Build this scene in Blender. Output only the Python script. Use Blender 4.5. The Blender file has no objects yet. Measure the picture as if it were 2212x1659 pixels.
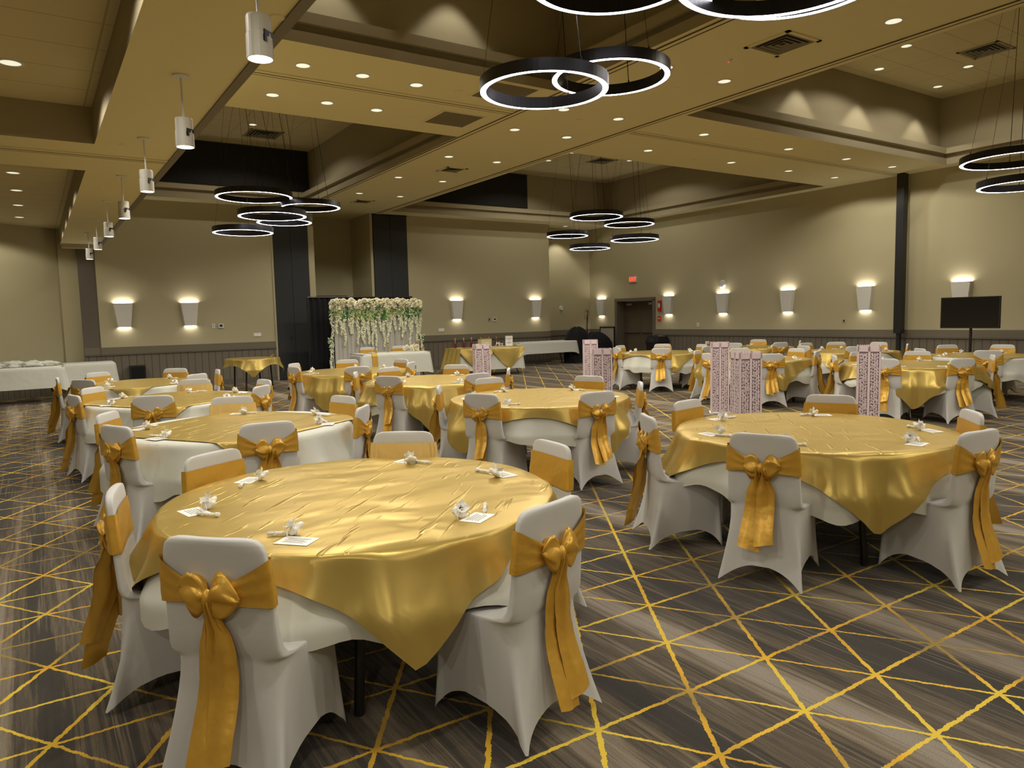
import bpy, bmesh, math, random
from mathutils import Vector, Matrix
random.seed(7)
PI = math.pi
SC = bpy.context.scene
COL = SC.collection
R = math.radians

# ------------------------------------------------------------------ helpers
def tag(o, label=None, cat=None, group=None, kind=None):
    if label: o['label'] = label
    if cat: o['category'] = cat
    if group: o['group'] = group
    if kind: o['kind'] = kind
    return o

def empty(name, loc=(0, 0, 0), rz=0, label=None, cat=None, group=None):
    o = bpy.data.objects.new(name, None)
    COL.objects.link(o)
    o.empty_display_size = .1
    o.location = loc
    o.rotation_euler = (0, 0, rz)
    return tag(o, label, cat, group)

def place(name, mesh, parent=None, loc=(0, 0, 0), rot=(0, 0, 0)):
    o = bpy.data.objects.new(name, mesh)
    COL.objects.link(o)
    if parent: o.parent = parent
    o.location = loc
    o.rotation_euler = rot
    return o

def mk(name, bm, mat, parent=None, smooth=False, loc=(0, 0, 0), rot=(0, 0, 0)):
    me = bpy.data.meshes.new(name)
    bmesh.ops.recalc_face_normals(bm, faces=bm.faces)
    bm.to_mesh(me)
    bm.free()
    for m in (mat if isinstance(mat, (list, tuple)) else [mat]):
        me.materials.append(m)
    if smooth:
        for p in me.polygons: p.use_smooth = True
    return place(name, me, parent, loc, rot)

def struct(name, bm, mat, parent=None, smooth=False):
    o = mk(name, bm, mat, parent, smooth)
    if parent is None: o['kind'] = 'structure'
    return o

def B(): return bmesh.new()

def box(bm, x0, x1, y0, y1, z0, z1, mi=0):
    v = [bm.verts.new(p) for p in ((x0, y0, z0), (x1, y0, z0), (x1, y1, z0), (x0, y1, z0), (x0, y0, z1), (x1, y0, z1), (x1, y1, z1), (x0, y1, z1))]
    for f in ((0, 3, 2, 1), (4, 5, 6, 7), (0, 1, 5, 4), (1, 2, 6, 5), (2, 3, 7, 6), (3, 0, 4, 7)):
        bm.faces.new([v[i] for i in f]).material_index = mi

def quad(bm, a, b, c, d, mi=0):
    f = bm.faces.new([bm.verts.new(p) for p in (a, b, c, d)])
    f.material_index = mi
    return f

def tube(bm, pts, r, n=10, cap=True, mi=0):
    """tube along a polyline, r a number or list"""
    pts = [Vector(p) for p in pts]
    rs = r if isinstance(r, (list, tuple)) else [r] * len(pts)
    rings = []
    for i, p in enumerate(pts):
        d = (pts[min(i + 1, len(pts) - 1)] - pts[max(i - 1, 0)]).normalized()
        up = Vector((0, 0, 1)) if abs(d.z) < .9 else Vector((1, 0, 0))
        a = d.cross(up).normalized(); b = d.cross(a).normalized()
        rings.append([bm.verts.new(p + rs[i] * (a * math.cos(2 * PI * k / n) + b * math.sin(2 * PI * k / n))) for k in range(n)])
    for A_, B_ in zip(rings, rings[1:]):
        for k in range(n):
            bm.faces.new((A_[k], A_[(k + 1) % n], B_[(k + 1) % n], B_[k])).material_index = mi
    if cap:
        bm.faces.new(rings[0]).material_index = mi
        bm.faces.new(rings[-1]).material_index = mi

def lathe(bm, prof, n=24, c=(0, 0), mi=0, closed=False):
    rings = []
    for r, z in prof:
        rings.append([bm.verts.new((c[0] + r * math.cos(2 * PI * k / n), c[1] + r * math.sin(2 * PI * k / n), z)) for k in range(n)])
    pairs = list(zip(rings, rings[1:])) + ([(rings[-1], rings[0])] if closed else [])
    for A_, B_ in pairs:
        for k in range(n):
            bm.faces.new((A_[k], A_[(k + 1) % n], B_[(k + 1) % n], B_[k])).material_index = mi
    if not closed:
        if prof[0][0] > 1e-4: bm.faces.new(rings[0]).material_index = mi
        if prof[-1][0] > 1e-4: bm.faces.new(rings[-1]).material_index = mi

def grid(bm, rows, close=False, mi=0):
    vv = [[bm.verts.new(p) for p in r] for r in rows]
    for a, b in zip(vv, vv[1:]):
        m = len(a)
        for k in range(m if close else m - 1):
            bm.faces.new((a[k], a[(k + 1) % m], b[(k + 1) % m], b[k])).material_index = mi
    return vv

def lerp(a, b, t): return a + (b - a) * t
def sstep(a, b, x):
    t = max(0, min(1, (x - a) / (b - a))); return t * t * (3 - 2 * t)

# ------------------------------------------------------------------ materials
MATS = {}
def srgb(c):
    return tuple(((v / 255) / 12.92 if v / 255 <= .04045 else ((v / 255 + .055) / 1.055) ** 2.4) for v in c) + (1,)

def mat(name, col, rough=.6, metal=0, bump=None, sheen=0, emit=None, es=0, spec=None, trans=0, coat=0, var=None, aniso=0):
    """col linear rgb; bump=(scale, strength[, detail]); var=(scale, amount)"""
    m = bpy.data.materials.new(name)
    m.use_nodes = True
    nt = m.node_tree
    bs = nt.nodes['Principled BSDF']
    bs.inputs['Base Color'].default_value = (*col[:3], 1)
    bs.inputs['Roughness'].default_value = rough
    bs.inputs['Metallic'].default_value = metal
    bs.inputs['Sheen Weight'].default_value = sheen
    bs.inputs['Transmission Weight'].default_value = trans
    bs.inputs['Coat Weight'].default_value = coat
    bs.inputs['Anisotropic'].default_value = aniso
    if spec is not None: bs.inputs['Specular IOR Level'].default_value = spec
    if emit:
        bs.inputs['Emission Color'].default_value = (*emit, 1)
        bs.inputs['Emission Strength'].default_value = es
    tc = nt.nodes.new('ShaderNodeTexCoord')
    if var:
        nz = nt.nodes.new('ShaderNodeTexNoise'); nz.inputs['Scale'].default_value = var[0]; nz.inputs['Detail'].default_value = 4
        nt.links.new(tc.outputs['Object'], nz.inputs['Vector'])
        mr = nt.nodes.new('ShaderNodeMapRange')
        mr.inputs['From Min'].default_value = .3; mr.inputs['From Max'].default_value = .7
        mr.inputs['To Min'].default_value = 1 - var[1]; mr.inputs['To Max'].default_value = 1 + var[1]
        nt.links.new(nz.outputs['Fac'], mr.inputs['Value'])
        hs = nt.nodes.new('ShaderNodeHueSaturation')
        hs.inputs['Color'].default_value = (*col[:3], 1)
        nt.links.new(mr.outputs['Result'], hs.inputs['Value'])
        nt.links.new(hs.outputs['Color'], bs.inputs['Base Color'])
    if bump:
        nz = nt.nodes.new('ShaderNodeTexNoise'); nz.inputs['Scale'].default_value = bump[0]
        nz.inputs['Detail'].default_value = bump[2] if len(bump) > 2 else 3
        nt.links.new(tc.outputs['Object'], nz.inputs['Vector'])
        bp_ = nt.nodes.new('ShaderNodeBump'); bp_.inputs['Strength'].default_value = bump[1]; bp_.inputs['Distance'].default_value = .01
        nt.links.new(nz.outputs['Fac'], bp_.inputs['Height'])
        nt.links.new(bp_.outputs['Normal'], bs.inputs['Normal'])
    MATS[name] = m
    return m

WALL = mat('wall_paint', (.47, .42, .26), .75, bump=(120, .12))
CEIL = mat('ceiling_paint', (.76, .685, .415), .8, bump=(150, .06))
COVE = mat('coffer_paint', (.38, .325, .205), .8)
TRIMP = mat('taupe_trim_paint', (.17, .145, .10), .55)
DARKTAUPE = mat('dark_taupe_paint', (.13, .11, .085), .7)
BLACKP = mat('near_black_panel', (.018, .017, .015), .9)
PANEL = mat('charcoal_partition', (.032, .034, .035), .8, bump=(300, .2))
WHITEP = mat('white_painted_metal', (.72, .71, .66), .45)
BLACKM = mat('black_metal', (.012, .011, .012), .42)
BLACKCL = mat('black_cloth', (.005, .005, .006), .95)
SPANDEX = mat('white_spandex', (.56, .555, .54), .62, sheen=.15, bump=(400, .05))
LINEN = mat('ivory_linen', (.60, .60, .53), .8, bump=(5, 1.0, 2))
SASH = mat('gold_sash_satin', (.64, .365, .052), .38, metal=.4, sheen=0, bump=(16, .5, 2))
SASHP = mat('pale_gold_pleated_satin', (.88, .62, .22), .34, metal=.35, sheen=.3, bump=(16, .3, 2))
PAPER = mat('white_card', (.85, .84, .80), .7)
INK = mat('grey_print', (.28, .27, .26), .8)
ORGANZA = mat('ivory_organza', (.86, .84, .76), .45, sheen=.4, bump=(60, .8))
RIBBON = mat('white_ribbon', (.88, .86, .80), .35)
PINK = mat('pink_cut_paper', (.76, .63, .66), .75)
PINKD = mat('pink_inner_paper', (.42, .30, .36), .85)
PETAL = mat('cream_petals', (.96, .91, .68), .7, sheen=.3)
PETALP = mat('blush_petals', (.94, .86, .66), .7, sheen=.3)
BLOSSOM = mat('pale_wisteria', (.86, .86, .62), .7)
LEAF = mat('green_leaf', (.05, .16, .035), .6)
LEAFL = mat('light_green_leaf', (.28, .36, .10), .6)
SHEER = mat('pale_sheer_curtain', (.52, .50, .44), .75, bump=(60, .1))
GOLDM = mat('polished_gold', (.80, .55, .16), .25, metal=.9)
REDG = mat('dark_red_bottle', (.10, .010, .012), .12, coat=.5)
WOODP = mat('white_painted_wood', (.80, .77, .68), .5)
DOORM = mat('brown_wood_door', (.115, .085, .055), .55, bump=(12, .2))
DOORF = mat('taupe_door_frame', (.16, .14, .10), .5)
STEEL = mat('brushed_steel', (.45, .43, .38), .35, metal=.9)
REDP = mat('red_plastic', (.55, .03, .02), .4)
SCREEN = mat('dark_screen', (.008, .007, .006), .22)
GREYB = mat('grey_board', (.42, .37, .30), .8)
VENTM = mat('vent_grille', (.20, .17, .10), .6)
VENTD = mat('dark_duct', (.03, .025, .02), .9)
GROOVE = mat('track_shadow_gap', (.10, .075, .035), .8)
RINGL = mat('cool_led_diffuser', (.9, .9, .9), .5, emit=(.93, .90, 1.0), es=14)
DOWNL = mat('downlight_lens', (.9, .9, .8), .5, emit=(1.0, .98, .76), es=.75)
PENDL = mat('pendant_lens', (.9, .9, .9), .5, emit=(1.0, .97, .84), es=9)
SCONL = mat('sconce_lamp_panel', (.9, .9, .9), .5, emit=(1.0, .92, .86), es=34)
EXITL = mat('exit_sign_letters', (.8, .1, .05), .5, emit=(1.0, .10, .04), es=1.6)
REDDOT = mat('red_indicator', (.8, .05, .02), .5, emit=(1.0, .05, .02), es=2)

class NT:
    """tiny node-math helper"""
    def __init__(s, m):
        m.use_nodes = True
        s.nt = m.node_tree; s.bs = s.nt.nodes['Principled BSDF']
    def n(s, t, **k):
        o = s.nt.nodes.new(t)
        for a, b in k.items(): setattr(o, a, b)
        return o
    def put(s, sock, v):
        if hasattr(v, 'is_linked') or isinstance(v, bpy.types.NodeSocket): s.nt.links.new(v, sock)
        else: sock.default_value = v
    def m(s, op, a, b=0, c=0):
        o = s.n('ShaderNodeMath', operation=op)
        s.put(o.inputs[0], a); s.put(o.inputs[1], b); s.put(o.inputs[2], c)
        return o.outputs[0]
    def noise(s, vec, scale, detail=2, rough=.5):
        o = s.n('ShaderNodeTexNoise')
        s.put(o.inputs['Vector'], vec); o.inputs['Scale'].default_value = scale
        o.inputs['Detail'].default_value = detail; o.inputs['Roughness'].default_value = rough
        return o.outputs['Fac']
    def vec(s, x, y, z=0.0):
        o = s.n('ShaderNodeCombineXYZ')
        s.put(o.inputs[0], x); s.put(o.inputs[1], y); s.put(o.inputs[2], z)
        return o.outputs[0]
    def ramp(s, f, stops, interp='LINEAR'):
        o = s.n('ShaderNodeValToRGB'); s.put(o.inputs[0], f)
        cr = o.color_ramp; cr.interpolation = interp
        while len(cr.elements) < len(stops): cr.elements.new(.5)
        for e, (p, c) in zip(cr.elements, stops):
            e.position = p; e.color = c if len(c) == 4 else (*c, 1)
        return o.outputs[0]
    def mix(s, f, a, b, mode='MIX'):
        o = s.n('ShaderNodeMix', data_type='RGBA', blend_type=mode)
        s.put(o.inputs[0], f); s.put(o.inputs[6], a); s.put(o.inputs[7], b)
        return o.outputs[2]
    def pos(s):
        g = s.n('ShaderNodeNewGeometry'); x = s.n('ShaderNodeSeparateXYZ')
        s.nt.links.new(g.outputs['Position'], x.inputs[0])
        return x.outputs[0], x.outputs[1], x.outputs[2]

def carpet():
    m = bpy.data.materials.new('streaked_carpet_with_gold_lattice')
    k = NT(m); x, y, z = k.pos()
    k.bs.inputs['Roughness'].default_value = .95
    k.bs.inputs['Specular IOR Level'].default_value = .12
    k.bs.inputs['Sheen Weight'].default_value = .15
    fine = k.noise(k.vec(k.m('MULTIPLY', x, 34.), k.m('MULTIPLY', y, 1.1)), 1, 5, .65)
    rag = k.noise(k.vec(k.m('MULTIPLY', x, 9.), k.m('MULTIPLY', y, 3.2), 4.0), 1, 4, .6)
    xr = k.m('ADD', x, k.m('MULTIPLY', k.m('SUBTRACT', rag, .5), .09))
    band = k.noise(k.vec(k.m('MULTIPLY', xr, 3.3), k.m('MULTIPLY', y, .16)), 1, 1.5, .5)
    f = k.m('ADD', k.m('MULTIPLY', band, .84), k.m('MULTIPLY', fine, .30))
    base = k.ramp(f, [(.43, (.034, .030, .026)), (.52, (.050, .042, .033)), (.555, (.13, .100, .063)), (.58, (.075, .061, .045)), (.63, (.19, .150, .103)), (.70, (.30, .262, .215))])
    thin = k.noise(k.vec(k.m('MULTIPLY', x, 62.), k.m('MULTIPLY', y, .75), 2.0), 1, 3, .6)
    gate = k.noise(k.vec(k.m('MULTIPLY', x, 5.), k.m('MULTIPLY', y, .5), 6.0), 1, 1)
    tl = k.m('MULTIPLY', k.ramp(thin, [(.57, (0, 0, 0)), (.63, (1, 1, 1))]), k.ramp(gate, [(.42, (0, 0, 0)), (.55, (.75, .75, .75))]))
    dk = k.m('MULTIPLY', k.ramp(thin, [(.36, (1, 1, 1)), (.42, (0, 0, 0))]), .6)
    base = k.mix(tl, base, (.21, .165, .115, 1)); base = k.mix(dk, base, (.030, .025, .022, 1))
    grain = k.noise(k.vec(k.m('MULTIPLY', x, 260.), k.m('MULTIPLY', y, 260.)), 1, 2)
    base = k.mix(1.0, base, k.ramp(grain, [(.3, (.58, .57, .55)), (.7, (1.06, 1.04, 1.0))]), 'MULTIPLY')
    # wobble of the tufted lines
    w1 = k.m('MULTIPLY', k.m('SUBTRACT', k.noise(k.vec(x, y), 22, 2), .5), .022)
    w2 = k.m('MULTIPLY', k.m('SUBTRACT', k.noise(k.vec(x, y, 9.0), 90, 1), .5), .010)
    w = k.m('ADD', w1, w2)
    def fam(u, P, hw):
        q = k.m('DIVIDE', k.m('ADD', u, w), P)
        d = k.m('MULTIPLY', k.m('ABSOLUTE', k.m('SUBTRACT', k.m('FRACT', k.m('ADD', q, .5)), .5)), P)
        return k.m('LESS_THAN', d, hw)
    u1 = k.m('SUBTRACT', y, 2.398)
    s = .246 / .373
    u2 = k.m('SUBTRACT', k.m('SUBTRACT', x, k.m('MULTIPLY', u1, s)), 2.428)
    u3 = k.m('SUBTRACT', k.m('ADD', x, k.m('MULTIPLY', u1, s)), 2.428 + 0.0)
    l1 = fam(u1, .373, .0085); l2 = fam(u2, .495, .0115); l3 = fam(u3, .495, .0080)
    L = k.m('MAXIMUM', l1, k.m('MAXIMUM', l2, l3))
    hue = k.noise(k.vec(x, y, 3.0), 1.3, 2)
    lc = k.ramp(hue, [(.38, (.30, .20, .035)), (.5, (.68, .38, .018)), (.60, (.70, .50, .045))])
    fade = k.ramp(k.noise(k.vec(x, y, 7.0), .9, 2), [(.33, (.55, .55, .55)), (.5, (1, 1, 1))])
    L = k.m('MULTIPLY', L, fade)
    k.nt.links.new(k.mix(L, base, lc), k.bs.inputs['Base Color'])
    bp_ = k.n('ShaderNodeBump'); bp_.inputs['Strength'].default_value = .5; bp_.inputs['Distance'].default_value = .004
    k.nt.links.new(grain, bp_.inputs['Height']); k.nt.links.new(bp_.outputs['Normal'], k.bs.inputs['Normal'])
    return m
CARPET = carpet()

def satin():
    """crumpled gold satin of the table overlays"""
    m = bpy.data.materials.new('gold_table_satin')
    k = NT(m)
    tc = k.n('ShaderNodeTexCoord')
    sp = k.n('ShaderNodeSeparateXYZ'); k.nt.links.new(tc.outputs['Object'], sp.inputs[0])
    x, y, z = sp.outputs[0], sp.outputs[1], sp.outputs[2]
    k.bs.inputs['Base Color'].default_value = (.47, .34, .095, 1)
    k.bs.inputs['Metallic'].default_value = .45
    k.bs.inputs['Specular Tint'].default_value = (1, .84, .50, 1)
    k.bs.inputs['Roughness'].default_value = .33
    k.bs.inputs['Sheen Weight'].default_value = 0
    big = k.noise(k.vec(x, y), 1.6, 1)
    a = k.noise(k.vec(k.m('ADD', k.m('MULTIPLY', x, 1.6), k.m('MULTIPLY', big, 2.)), k.m('MULTIPLY', y, 3.2), k.m('MULTIPLY', z, 2.5)), 1, 2, .45)
    b = k.noise(k.vec(k.m('MULTIPLY', k.m('ADD', x, y), 2.2), k.m('MULTIPLY', k.m('SUBTRACT', x, y), 15.), 5.0), 1, 2, .5)
    msk = k.m('MULTIPLY', k.m('MULTIPLY', k.m('MAXIMUM', k.m('SUBTRACT', b, .60), 0.0), k.m('GREATER_THAN', z, .738)), 2.0)
    h = k.m('ADD', a, msk)
    bp_ = k.n('ShaderNodeBump'); bp_.inputs['Strength'].default_value = .8; bp_.inputs['Distance'].default_value = .035
    k.nt.links.new(h, bp_.inputs['Height']); k.nt.links.new(bp_.outputs['Normal'], k.bs.inputs['Normal'])
    return m
SATIN = satin()

def bead():
    """taupe beadboard: vertical grooves every 0.16 m along the wall"""
    m = bpy.data.materials.new('taupe_beadboard')
    k = NT(m); x, y, z = k.pos()
    u = k.m('ADD', x, y)
    d = k.m('ABSOLUTE', k.m('SUBTRACT', k.m('FRACT', k.m('DIVIDE', u, .165)), .5))
    g = k.m('LESS_THAN', d, .055)
    col = k.mix(g, (.165, .142, .105, 1), (.085, .072, .052, 1))
    k.nt.links.new(col, k.bs.inputs['Base Color'])
    k.bs.inputs['Roughness'].default_value = .55
    bp_ = k.n('ShaderNodeBump'); bp_.inputs['Strength'].default_value = .6; bp_.inputs['Distance'].default_value = .01; bp_.invert = True
    k.nt.links.new(g, bp_.inputs['Height']); k.nt.links.new(bp_.outputs['Normal'], k.bs.inputs['Normal'])
    return m
BEAD = bead()

def tiles(name, col, seam, sx, sy):
    m = bpy.data.materials.new(name)
    k = NT(m); x, y, z = k.pos()
    def ln(u, P):
        return k.m('LESS_THAN', k.m('ABSOLUTE', k.m('SUBTRACT', k.m('FRACT', k.m('DIVIDE', u, P)), .5)), .008 / P)
    L = k.m('MAXIMUM', ln(x, sx), ln(y, sy))
    k.nt.links.new(k.mix(L, (*col, 1), (*seam, 1)), k.bs.inputs['Base Color'])
    k.bs.inputs['Roughness'].default_value = .85
    return m
TILE = tiles('coffer_ceiling_tiles', (.64, .56, .34), (.45, .38, .22), 1.22, .61)

# ------------------------------------------------------------------ camera
yaw, pit, rol = .58178, .092743, -.0230256
fw = Vector((math.sin(yaw) * math.cos(pit), math.cos(yaw) * math.cos(pit), -math.sin(pit)))
rt = Vector((math.cos(yaw), -math.sin(yaw), 0)); up = rt.cross(fw)
rt2 = rt * math.cos(rol) + up * math.sin(rol); up2 = -rt * math.sin(rol) + up * math.cos(rol)
cd = bpy.data.cameras.new('camera'); cam = bpy.data.objects.new('camera', cd); COL.objects.link(cam)
cd.sensor_width = 36; cd.lens = 36 * 1566.34 / 2212; cd.clip_start = .05; cd.clip_end = 200
M = Matrix((rt2, up2, -fw)).transposed().to_4x4(); M.translation = (0, 0, 1.57)
cam.matrix_world = M
SC.camera = cam

# ------------------------------------------------------------------ the room
ZC, ZL = 4.6, 3.46          # main soffit, low left soffit
YB, YR, XR = 19.8, 20.5, 16.95
X0, Y0 = -7.0, -5.0
bm = B(); box(bm, X0 - .2, XR + .6, Y0 - .2, 21.6, -.1, 0); struct('floor', bm, CARPET)

def sheet(bm, xs, ys, z, holes, thick=.06):
    for i in range(len(xs) - 1):
        for j in range(len(ys) - 1):
            cx, cy = (xs[i] + xs[i + 1]) / 2, (ys[j] + ys[j + 1]) / 2
            if any(h[0] < cx < h[1] and h[2] < cy < h[3] for h in holes): continue
            quad(bm, (xs[i], ys[j], z), (xs[i + 1], ys[j], z), (xs[i + 1], ys[j + 1], z), (xs[i], ys[j + 1], z))
C1 = (2.25, 6.15, .2, 8.1); C2 = (2.25, 6.2, 10.92, 19.25); C3 = (8.66, 16.6, 10.97, 19.2); C4 = (8.66, 16.6, .1, 8.1)
bm = B()
sheet(bm, [1.53, 2.25, 6.15, 6.2, 8.66, 16.6, XR], [Y0, .1, .2, 8.1, 10.92, 10.97, 19.2, 19.25, 21.6], ZC, [C1, C2, C3, C4])
struct('ceiling', bm, CEIL)
L1 = (-6.5, .68, 1.2, 8.85); L2 = (-6.5, .68, 10.38, 21.6)
bm = B()
sheet(bm, [X0, -6.5, .68, 1.53], [Y0, 1.2, 8.85, 10.38, 21.6], ZL, [L1, L2])
quad(bm, (1.53, Y0, ZL), (1.53, 21.6, ZL), (1.53, 21.6, ZC), (1.53, Y0, ZC))
struct('ceiling', bm, CEIL)
# shadow-line trim along the right edge of the low bulkhead
bm = B(); box(bm, 1.455, 1.528, Y0, YB, ZL - .015, ZL - .001); struct('trim_1', bm, TRIMP)
bm = B(); box(bm, .70, 1.50, YB - .25, YB - .001, ZL - .09, ZL - .001); struct('trim_2', bm, WALL)
# low left coffers
bm = B()
for (a, b, c, d) in (L1, L2):
    for p, q in (((a, c), (b, c)), ((b, c), (b, d)), ((b, d), (a, d)), ((a, d), (a, c))):
        quad(bm, (*p, ZL), (*q, ZL), (*q, 3.83), (*p, 3.83))
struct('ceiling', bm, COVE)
bm = B()
for (a, b, c, d) in (L1, L2): quad(bm, (a, c, 3.83), (b, c, 3.83), (b, d, 3.83), (a, d, 3.83))
struct('ceiling', bm, TILE)

def coffer(H, zt=6.08):
    a, b, c, d = H
    # stepped profile: fascia, recess, lip, set-back upper wall
    prof = [(0, ZC), (0, ZC + .125), (.10, ZC + .13), (.10, ZC + .225), (.015, ZC + .23), (.015, ZC + .35), (.30, ZC + .36), (.30, zt)]
    bm = B()
    rings = [[(a - o, c - o, z), (b + o, c - o, z), (b + o, d + o, z), (a - o, d + o, z)] for o, z in prof]
    grid(bm, rings, True)
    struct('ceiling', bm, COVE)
    bm = B(); o = .30
    quad(bm, (a - o, c - o, zt), (b + o, c - o, zt), (b + o, d + o, zt), (a - o, d + o, zt))
    struct('ceiling', bm, TILE)
for H in (C1, C2, C3, C4): coffer(H)
# near-black panels on the far walls of the two far coffers
bm = B(); box(bm, 2.0, 6.46, 19.50, 19.54, 5.02, 6.06); struct('trim_3', bm, BLACKP)
bm = B(); box(bm, 8.40, 13.55, 19.45, 19.49, 5.02, 6.06); struct('trim_4', bm, BLACKP)

# partition tracks: pale strip with a dark slot
tn = 5
def track(x0, x1, y0, y1, z):
    global tn
    bm = B()
    hor = (x1 - x0) > (y1 - y0)
    box(bm, x0, x1, y0, y1, z - .012, z + .002, 0)
    if hor:
        m_ = (y0 + y1) / 2; box(bm, x0, x1, m_ - .012, m_ + .012, z - .0135, z - .010, 1)
        box(bm, x0, x1, y1 - .008, y1 + .004, z - .0135, z - .004, 1)
    else:
        m_ = (x0 + x1) / 2; box(bm, m_ - .012, m_ + .012, y0, y1, z - .0135, z - .010, 1)
        box(bm, x0 - .004, x0 + .008, y0, y1, z - .0135, z - .004, 1)
    struct('trim_%d' % tn, bm, [CEIL, GROOVE]); tn += 1
track(6.22, 6.38, Y0, 19.78, ZC)
track(8.44, 8.60, Y0, 19.78, ZC)
track(1.54, 6.20, 9.19, 9.35, ZC)
track(8.62, XR - .02, 9.17, 9.33, ZC)
track(X0, 1.45, 9.34, 9.50, ZL)

# walls -------------------------------------------------------------
bm = B()
def wbox(x0, x1, y0, y1, z0=0., z1=6.2): box(bm, x0, x1, y0, y1, z0, z1)
wbox(1.35, 5.49, YB, YB + .25, 0, ZC)
wbox(9.46, 14.62, YB, YB + .25, 0, ZC)
struct('wall_back', bm, WALL)
bm = B(); box(bm, 14.62, XR + .2, YR, YR + .2, 0, ZC); box(bm, 14.42, 14.62, YB + .25, YR + .2, 0, ZC); struct('wall_recess', bm, WALL)
bm = B(); box(bm, XR, XR + .25, Y0, 17.26, 0, ZC); box(bm, XR, XR + .25, 19.07, YR, 0, ZC); box(bm, XR, XR + .25, 17.26, 19.07, 2.06, ZC)
struct('wall_right', bm, WALL)
# alcove between the two charcoal panels
bm = B(); box(bm, 6.45, 8.35, 21.3, 21.5, 0, ZC); box(bm, 8.27, 8.35, YB, 21.3, 0, ZC); box(bm, 6.45, 6.62, YB, 21.3, 0, ZC)
struct('wall_alcove', bm, WALL)
bm = B(); box(bm, 7.0, 8.05, 21.22, 21.3, 0, 2.32); struct('door_2', bm, DARKTAUPE)
# left end of the back wall: pale strip, dark pilaster, skewed wall
bm = B(); box(bm, 1.0, 1.35, YB + .02, YB + .3, 0, 3.83); struct('wall_pilaster', bm, DARKTAUPE)  # dark taupe stands in for niche shade on this face
bm = B(); box(bm, .62, 1.0, YB + .18, YB + .4, 0, 3.83)
a = Vector((.64, YB + .25, 0)); dr = Vector((-.83, -.557, 0)); b = a + dr * 9.2
quad(bm, a, b, b + Vector((0, 0, 3.85)), a + Vector((0, 0, 3.85)))
struct('wall_left', bm, WALL)
n_ = Vector((.557, -.83, 0)) * .02; bm = B(); quad(bm, a + n_, b + n_, b + n_ + Vector((0, 0, .5)), a + n_ + Vector((0, 0, .5))); struct('trim_60', bm, BEAD)  # dark strip added low to darken the wall under the service table
bm = B(); box(bm, X0 - .2, X0, Y0, 16, 0, 3.85); struct('wall_side', bm, WALL)
bm = B(); box(bm, X0 - .2, XR + .2, Y0 - .2, Y0, 0, ZC); struct('wall_front', bm, WALL)

# charcoal operable-partition panels beside the alcove
def ppanel(x0, x1, lab):
    t = empty('partition_panel', (0, 0, 0), 0, lab, 'partition panel')
    bm = B(); n = 2; w = (x1 - x0) / n
    for i in range(n):
        box(bm, x0 + i * w + .004, x0 + (i + 1) * w - .004, YB - .03, YB + .1, .02, ZC - .04)
    mk('panel', bm, PANEL, t)
    bm = B(); box(bm, x0 - .02, x1 + .02, YB - .02, YB + .12, ZC - .04, ZC - .002); mk('head_rail', bm, BLACKP, t)
    for xx in ((x0 + .38, x1 - .03) if x0 < 6 else (x0 + .5,)):
        bm = B(); box(bm, xx - .02, xx + .02, YB - .036, YB - .028, 1.10, 1.18); mk('pull', bm, BLACKP, t)
ppanel(5.50, 6.45, 'tall charcoal folding partition left of the alcove, behind the black drape end')
ppanel(8.36, 9.42, 'tall charcoal folding partition right of the alcove, above the flower backdrop')
for nm, (x0, x1) in enumerate(((5.45, 5.50), (9.42, 9.47))):
    bm = B(); box(bm, x0, x1, YB - .02, YB + .05, 0, ZC); struct('trim_%d' % tn, bm, WALL); tn += 1

# wainscot: smooth rail band, cap moulding, beadboard, base
def wains(x0, x1, y0, y1, nx, ny):
    """runs along a wall plane; (nx,ny) points into the room"""
    global tn
    def slab(t, z0, z1, m):
        global tn
        bm = B()
        ax0, ax1 = sorted((x0, x1)); ay0, ay1 = sorted((y0, y1))
        box(bm, ax0 + min(0, nx * t), ax1 + max(0, nx * t), ay0 + min(0, ny * t), ay1 + max(0, ny * t), z0, z1)
        struct('trim_%d' % tn, bm, m); tn += 1
    slab(.012, .90, 1.055, TRIMP); slab(.05, .862, .90, DARKTAUPE); slab(.022, .12, .862, BEAD); slab(.03, 0, .12, DARKTAUPE)
wains(1.35, 5.45, YB, YB, 0, -1)
wains(9.47, 14.62, YB, YB, 0, -1)
wains(14.62, XR, YR, YR, 0, -1)
wains(XR, XR, Y0, 17.18, -1, 0)
wains(XR, XR, 19.15, YR, -1, 0)
wains(1.0, 1.35, YB + .02, YB + .02, 0, -1)

# double door in the right wall
d = empty('door_1', (XR, 18.16, 0)); d['kind'] = 'structure'
bm = B()
for a_, b_ in ((-.98, -.86), (.86, .98)): box(bm, -.03, .42, a_, b_, 0, 2.02)
box(bm, -.03, .42, -.98, .98, 2.0, 2.1); mk('door_frame', bm, DOORF, d)
for s in (-1, 1):
    bm = B(); box(bm, .30, .35, min(s * .005, s * .85), max(s * .005, s * .85), .01, 1.99); lf = mk('door_leaf', bm, DOORM, d)
    bm = B(); box(bm, .25, .285, min(s * .04, s * .80), max(s * .04, s * .80), .93, .98); box(bm, .27, .30, s * .42 - .03, s * .42 + .03, .93, .98); mk('push_bar', bm, STEEL, lf)
    bm = B(); box(bm, .24, .30, s * .55 - .14, s * .55 + .14, 1.86, 1.93); mk('door_closer', bm, STEEL, lf)

# ------------------------------------------------------------------ lamps and fixtures
LAMPS = []
def spot(parent, loc, power, size=105, blend=.6, rad=.06, colr=(1, .935, .80), rot=(0, 0, 0)):
    L = bpy.data.lights.new('lamp', 'SPOT'); L.energy = power; L.spot_size = R(size); L.spot_blend = blend
    L.shadow_soft_size = rad; L.color = colr
    o = bpy.data.objects.new('lamp', L); COL.objects.link(o); o.parent = parent; o.location = loc; o.rotation_euler = rot
    return o

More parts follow.
